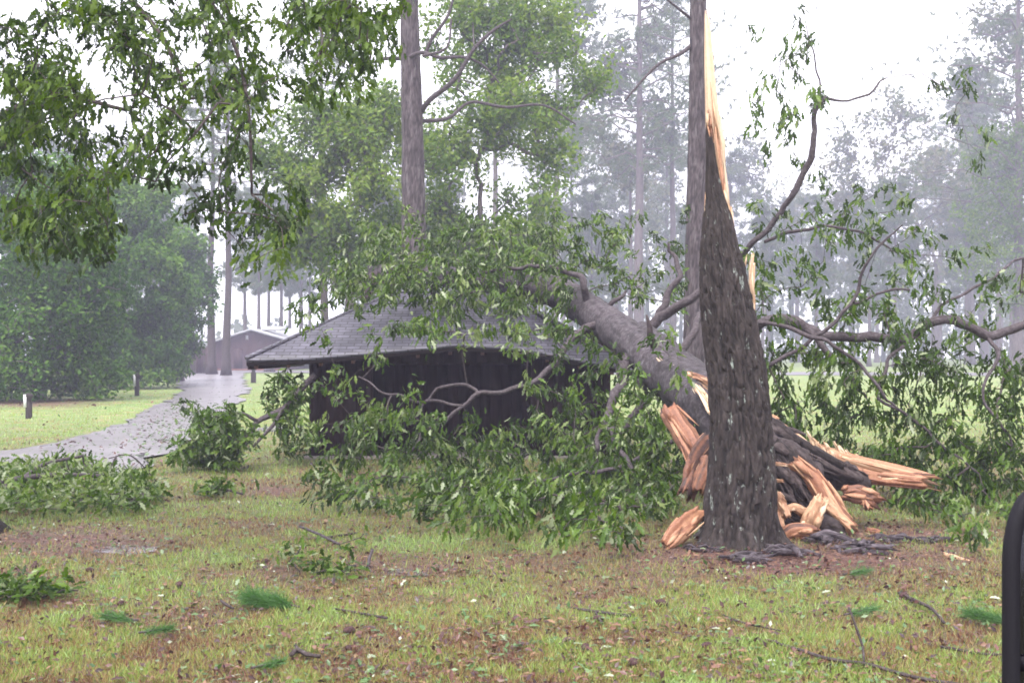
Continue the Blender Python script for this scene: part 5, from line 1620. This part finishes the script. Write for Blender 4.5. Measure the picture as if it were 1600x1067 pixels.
def loose_leaves():
    rng = np.random.default_rng(43)
    px, py, x, y = scatter(rng, 18000, 600, 1110, 400, 1.0, .6)
    n = len(x)
    m = fbm(np.c_[x * .8, y * .8, np.zeros(n)], 3, 61)
    near = np.exp(-((py - 800) / 70.0) ** 2) - .12 * (py > 940)
    ok = rng.random(n) < (.25 + np.clip((m - .42) * 4, 0, .8) + near * .5)
    x, y, n = x[ok], y[ok], ok.sum()
    pos = np.c_[x, y, ground_z(x, y) + rng.uniform(.012, .04, n)]
    ax = rvec(rng, n) * np.array([1, 1, .25])
    nr = rvec(rng, n) * .45 + np.array([0, 0, 1])
    t = rng.choice([.05, .2, .3, .42, .6, .7, .78, .85, .97], n, p=[.17, .19, .1, .1, .16, .12, .08, .06, .02]) + rng.normal(0, .03, n)
    b = Buf()
    stamp(b, OAK, pos, ax, nr, rng.uniform(.035, .09, n), np.clip(t, 0, 1), 1.0)
    rx = np.r_[rng.uniform(60, 390, 1000), rng.normal(265, 40, 550)]
    ry = np.r_[rng.uniform(592, 735, 1000), rng.normal(672, 26, 550)]
    k = inside(rx, ry, ROADPX)
    y = H * F / (ry[k] - HY)
    x = (rx[k] - 800) / F * y
    n = len(x)
    stamp(b, OAK, np.c_[x, y, np.full(n, .055)], rvec(rng, n) * np.array([1, 1, .5]), rvec(rng, n) * .7 + np.array([0, 0, 1]), rng.uniform(.05, .13, n), np.clip(rng.choice([.03, .12, .6, .7, .82], n) + rng.normal(0, .04, n), 0, 1), 1.0)
    # small dark bits of bark and rotten leaf, thick everywhere
    px, py, x, y = scatter(rng, 33000, 600, 1115, 400, .9, .75)
    k = rng.random(len(x)) < .34 * np.clip((26 - y) / 8, 0.12, 1) + .6 * litter(x, y) + .5 * (fbm(np.c_[x * 2.2, y * 2.2, 0 * x], 3, 71) - .5)
    x, y = x[k], y[k]
    n = len(x)
    t = np.clip(rng.choice([.03, .1, .2, .34, .62, .8, 1.0], n, p=[.31, .22, .15, .10, .13, .07, .02]) + rng.normal(0, .03, n), 0, 1)
    stamp(b, LEAF, np.c_[x, y, ground_z(x, y) + rng.uniform(.012, .05, n)], rvec(rng, n) * np.array([1, 1, .6]), rvec(rng, n) * .9 + np.array([0, -.4, .6]), rng.uniform(.02, .06, n) * np.maximum(1, y / 12), t, 1.1)
    # brown needle straw and bits in the bare patches
    px, py, x, y = scatter(rng, 115000, 640, 1110, 400, .8)
    lit = litter(x, y)
    k = rng.random(len(x)) < lit * .9 + .16
    x, y = x[k], y[k]
    n = len(x)
    az = rng.random(n) * 6.283
    d = np.c_[np.cos(az), np.sin(az), rng.uniform(-.05, .3, n)] * rng.uniform(.05, .14, n)[:, None]
    s = np.c_[-np.sin(az), np.cos(az), np.zeros(n)] * np.maximum(.0022, .0003 * y)[:, None]
    p = np.c_[x, y, ground_z(x, y) + .006 + rng.uniform(0, .02, n)]
    v = np.stack([p - s, p + s, p + d], 1).reshape(-1, 3)
    b.add(v, np.arange(n)[:, None] * 3 + np.arange(3)[None], np.repeat(np.clip(rng.normal(.22, .13, n), 0, .46), 3))
    kind(tag(b.build("leaf_litter", M['litter']), "torn oak leaves and red pine straw strewn over the lawn", "leaf litter"), "stuff")
loose_leaves()

# ---------------------------------------------------------------- the car's own door mirror at the right edge
def car_mirror():
    m, nt, out = new_mat("black_plastic")
    b = N(nt, "ShaderNodeBsdfPrincipled", Roughness=0.6)
    b.inputs["Specular IOR Level"].default_value = .25
    b.inputs["Base Color"].default_value = (0.005, 0.004, 0.008, 1)
    nz = N(nt, "ShaderNodeTexNoise", Scale=400.0)
    bp = N(nt, "ShaderNodeBump", Strength=.1, Distance=.001)
    nt.links.new(nz.outputs[0], bp.inputs["Height"])
    nt.links.new(bp.outputs[0], b.inputs["Normal"])
    nt.links.new(b.outputs[0], out.inputs[0])
    mg, nt, out = new_mat("mirror_glass")
    b = N(nt, "ShaderNodeBsdfPrincipled", Roughness=0.04, Metallic=1.0)
    b.inputs["Base Color"].default_value = (0.05, 0.05, 0.06, 1)
    nz = N(nt, "ShaderNodeTexNoise", Scale=90.0)
    rr = ramp(nt, [(.45, (.03, .03, .03)), (.6, (.2, .2, .2))])
    nt.links.new(nz.outputs[0], rr.inputs[0])
    nt.links.new(rr.outputs[0], b.inputs["Roughness"])
    nt.links.new(b.outputs[0], out.inputs[0])
    D = 0.95
    s = D / F
    x0, x1 = (1573 - 800) * s, (1573 - 800) * s + .17
    zt, zb = H + (HY - 764) * s, H + (HY - 764) * s - .25
    t = thing("car_mirror", "black housing of the car's own door mirror cut off by the right edge", "car mirror", ((x0 + x1) / 2, D, zb))
    def outline(ins, n=14):
        xa, xb, za, zc = x0 + ins, x1 - ins, zb + ins, zt - ins
        pts = []
        for cx, cz, a0, r, ry in ((xb, zc, 0, .03, .03), (xa, zc, 90, .026, .065), (xa, za, 180, .03, .03), (xb, za, 270, .03, .03)):
            r, ry = max(r - ins, .008), max(ry - ins, .008)
            ox = cx + (-r if a0 in (0, 270) else r)
            oz = cz + (-ry if a0 in (0, 90) else ry)
            for k in range(n):
                a = math.radians(a0 + 90 * k / (n - 1))
                pts.append((ox + r * math.cos(a), oz + ry * math.sin(a)))
        return np.array(pts)
    rings = [(0.0115, .0), (0.004, .002), (0.0, .006), (.001, .012), (.012, .03), (.03, .06), (.05, .08)]
    # the glass side faces the seat (towards the camera)
    b = Buf()
    O = [np.c_[outline(i)[:, 0], np.full(56, D + dy), outline(i)[:, 1]] for i, dy in [(.012, .010)] + rings]
    v = np.vstack(O)
    n = 56
    i = np.arange(len(O) - 1)[:, None] * n
    j = np.arange(n)[None]
    k = (j + 1) % n
    b.add(v, [np.stack([i + j, i + n + j, i + n + k, i + k], -1).reshape(-1, 4), (np.arange(n) + (len(O) - 1) * n)[None]], .5)
    b.build("housing", m, t, smooth=True)
    zs = zb + (zt - zb) * .40
    for zlo, zhi in ((zb, zs - .002), (zs + .004, zt)):
        o = outline(.0124)
        o[:, 1] = np.clip(o[:, 1], zlo, zhi)
        b = Buf()
        b.add(np.c_[o[:, 0], np.full(n, D + .008), o[:, 1]], np.arange(n)[None], .5)
        b.build("mirror_glass", mg, t)
    b = Buf()
    box(b, (x0 + .012, D + .003, zs - .003), (x1 - .012, D + .012, zs + .009))
    b.build("divider", m, t)
    b = Buf()
    tube(b, np.array([[x1 - .05, D + .06, zb + .03], [x1 - .02, D + .0, zb - .06], [x1 + .02, D - .15, zb - .12], [x1 + .04, D - .3, zb - .14]]), [.03, .03, .035, .04], 14)
    b.build("mount_arm", m, t, smooth=True)
car_mirror()

# ---------------------------------------------------------------- rain haze
m, nt, out = new_mat("haze")
pv = N(nt, "ShaderNodeVolumePrincipled")
pv.inputs["Color"].default_value = (0.74, 0.73, 1.0, 1)
pv.inputs["Density"].default_value = 0.0016
pv.inputs["Anisotropy"].default_value = 0.1
nt.links.new(pv.outputs[0], out.inputs["Volume"])
b = Buf()
box(b, (-250, -12, -1.2), (250, 395, 54))
hz = kind(b.build("haze", m), "stuff")
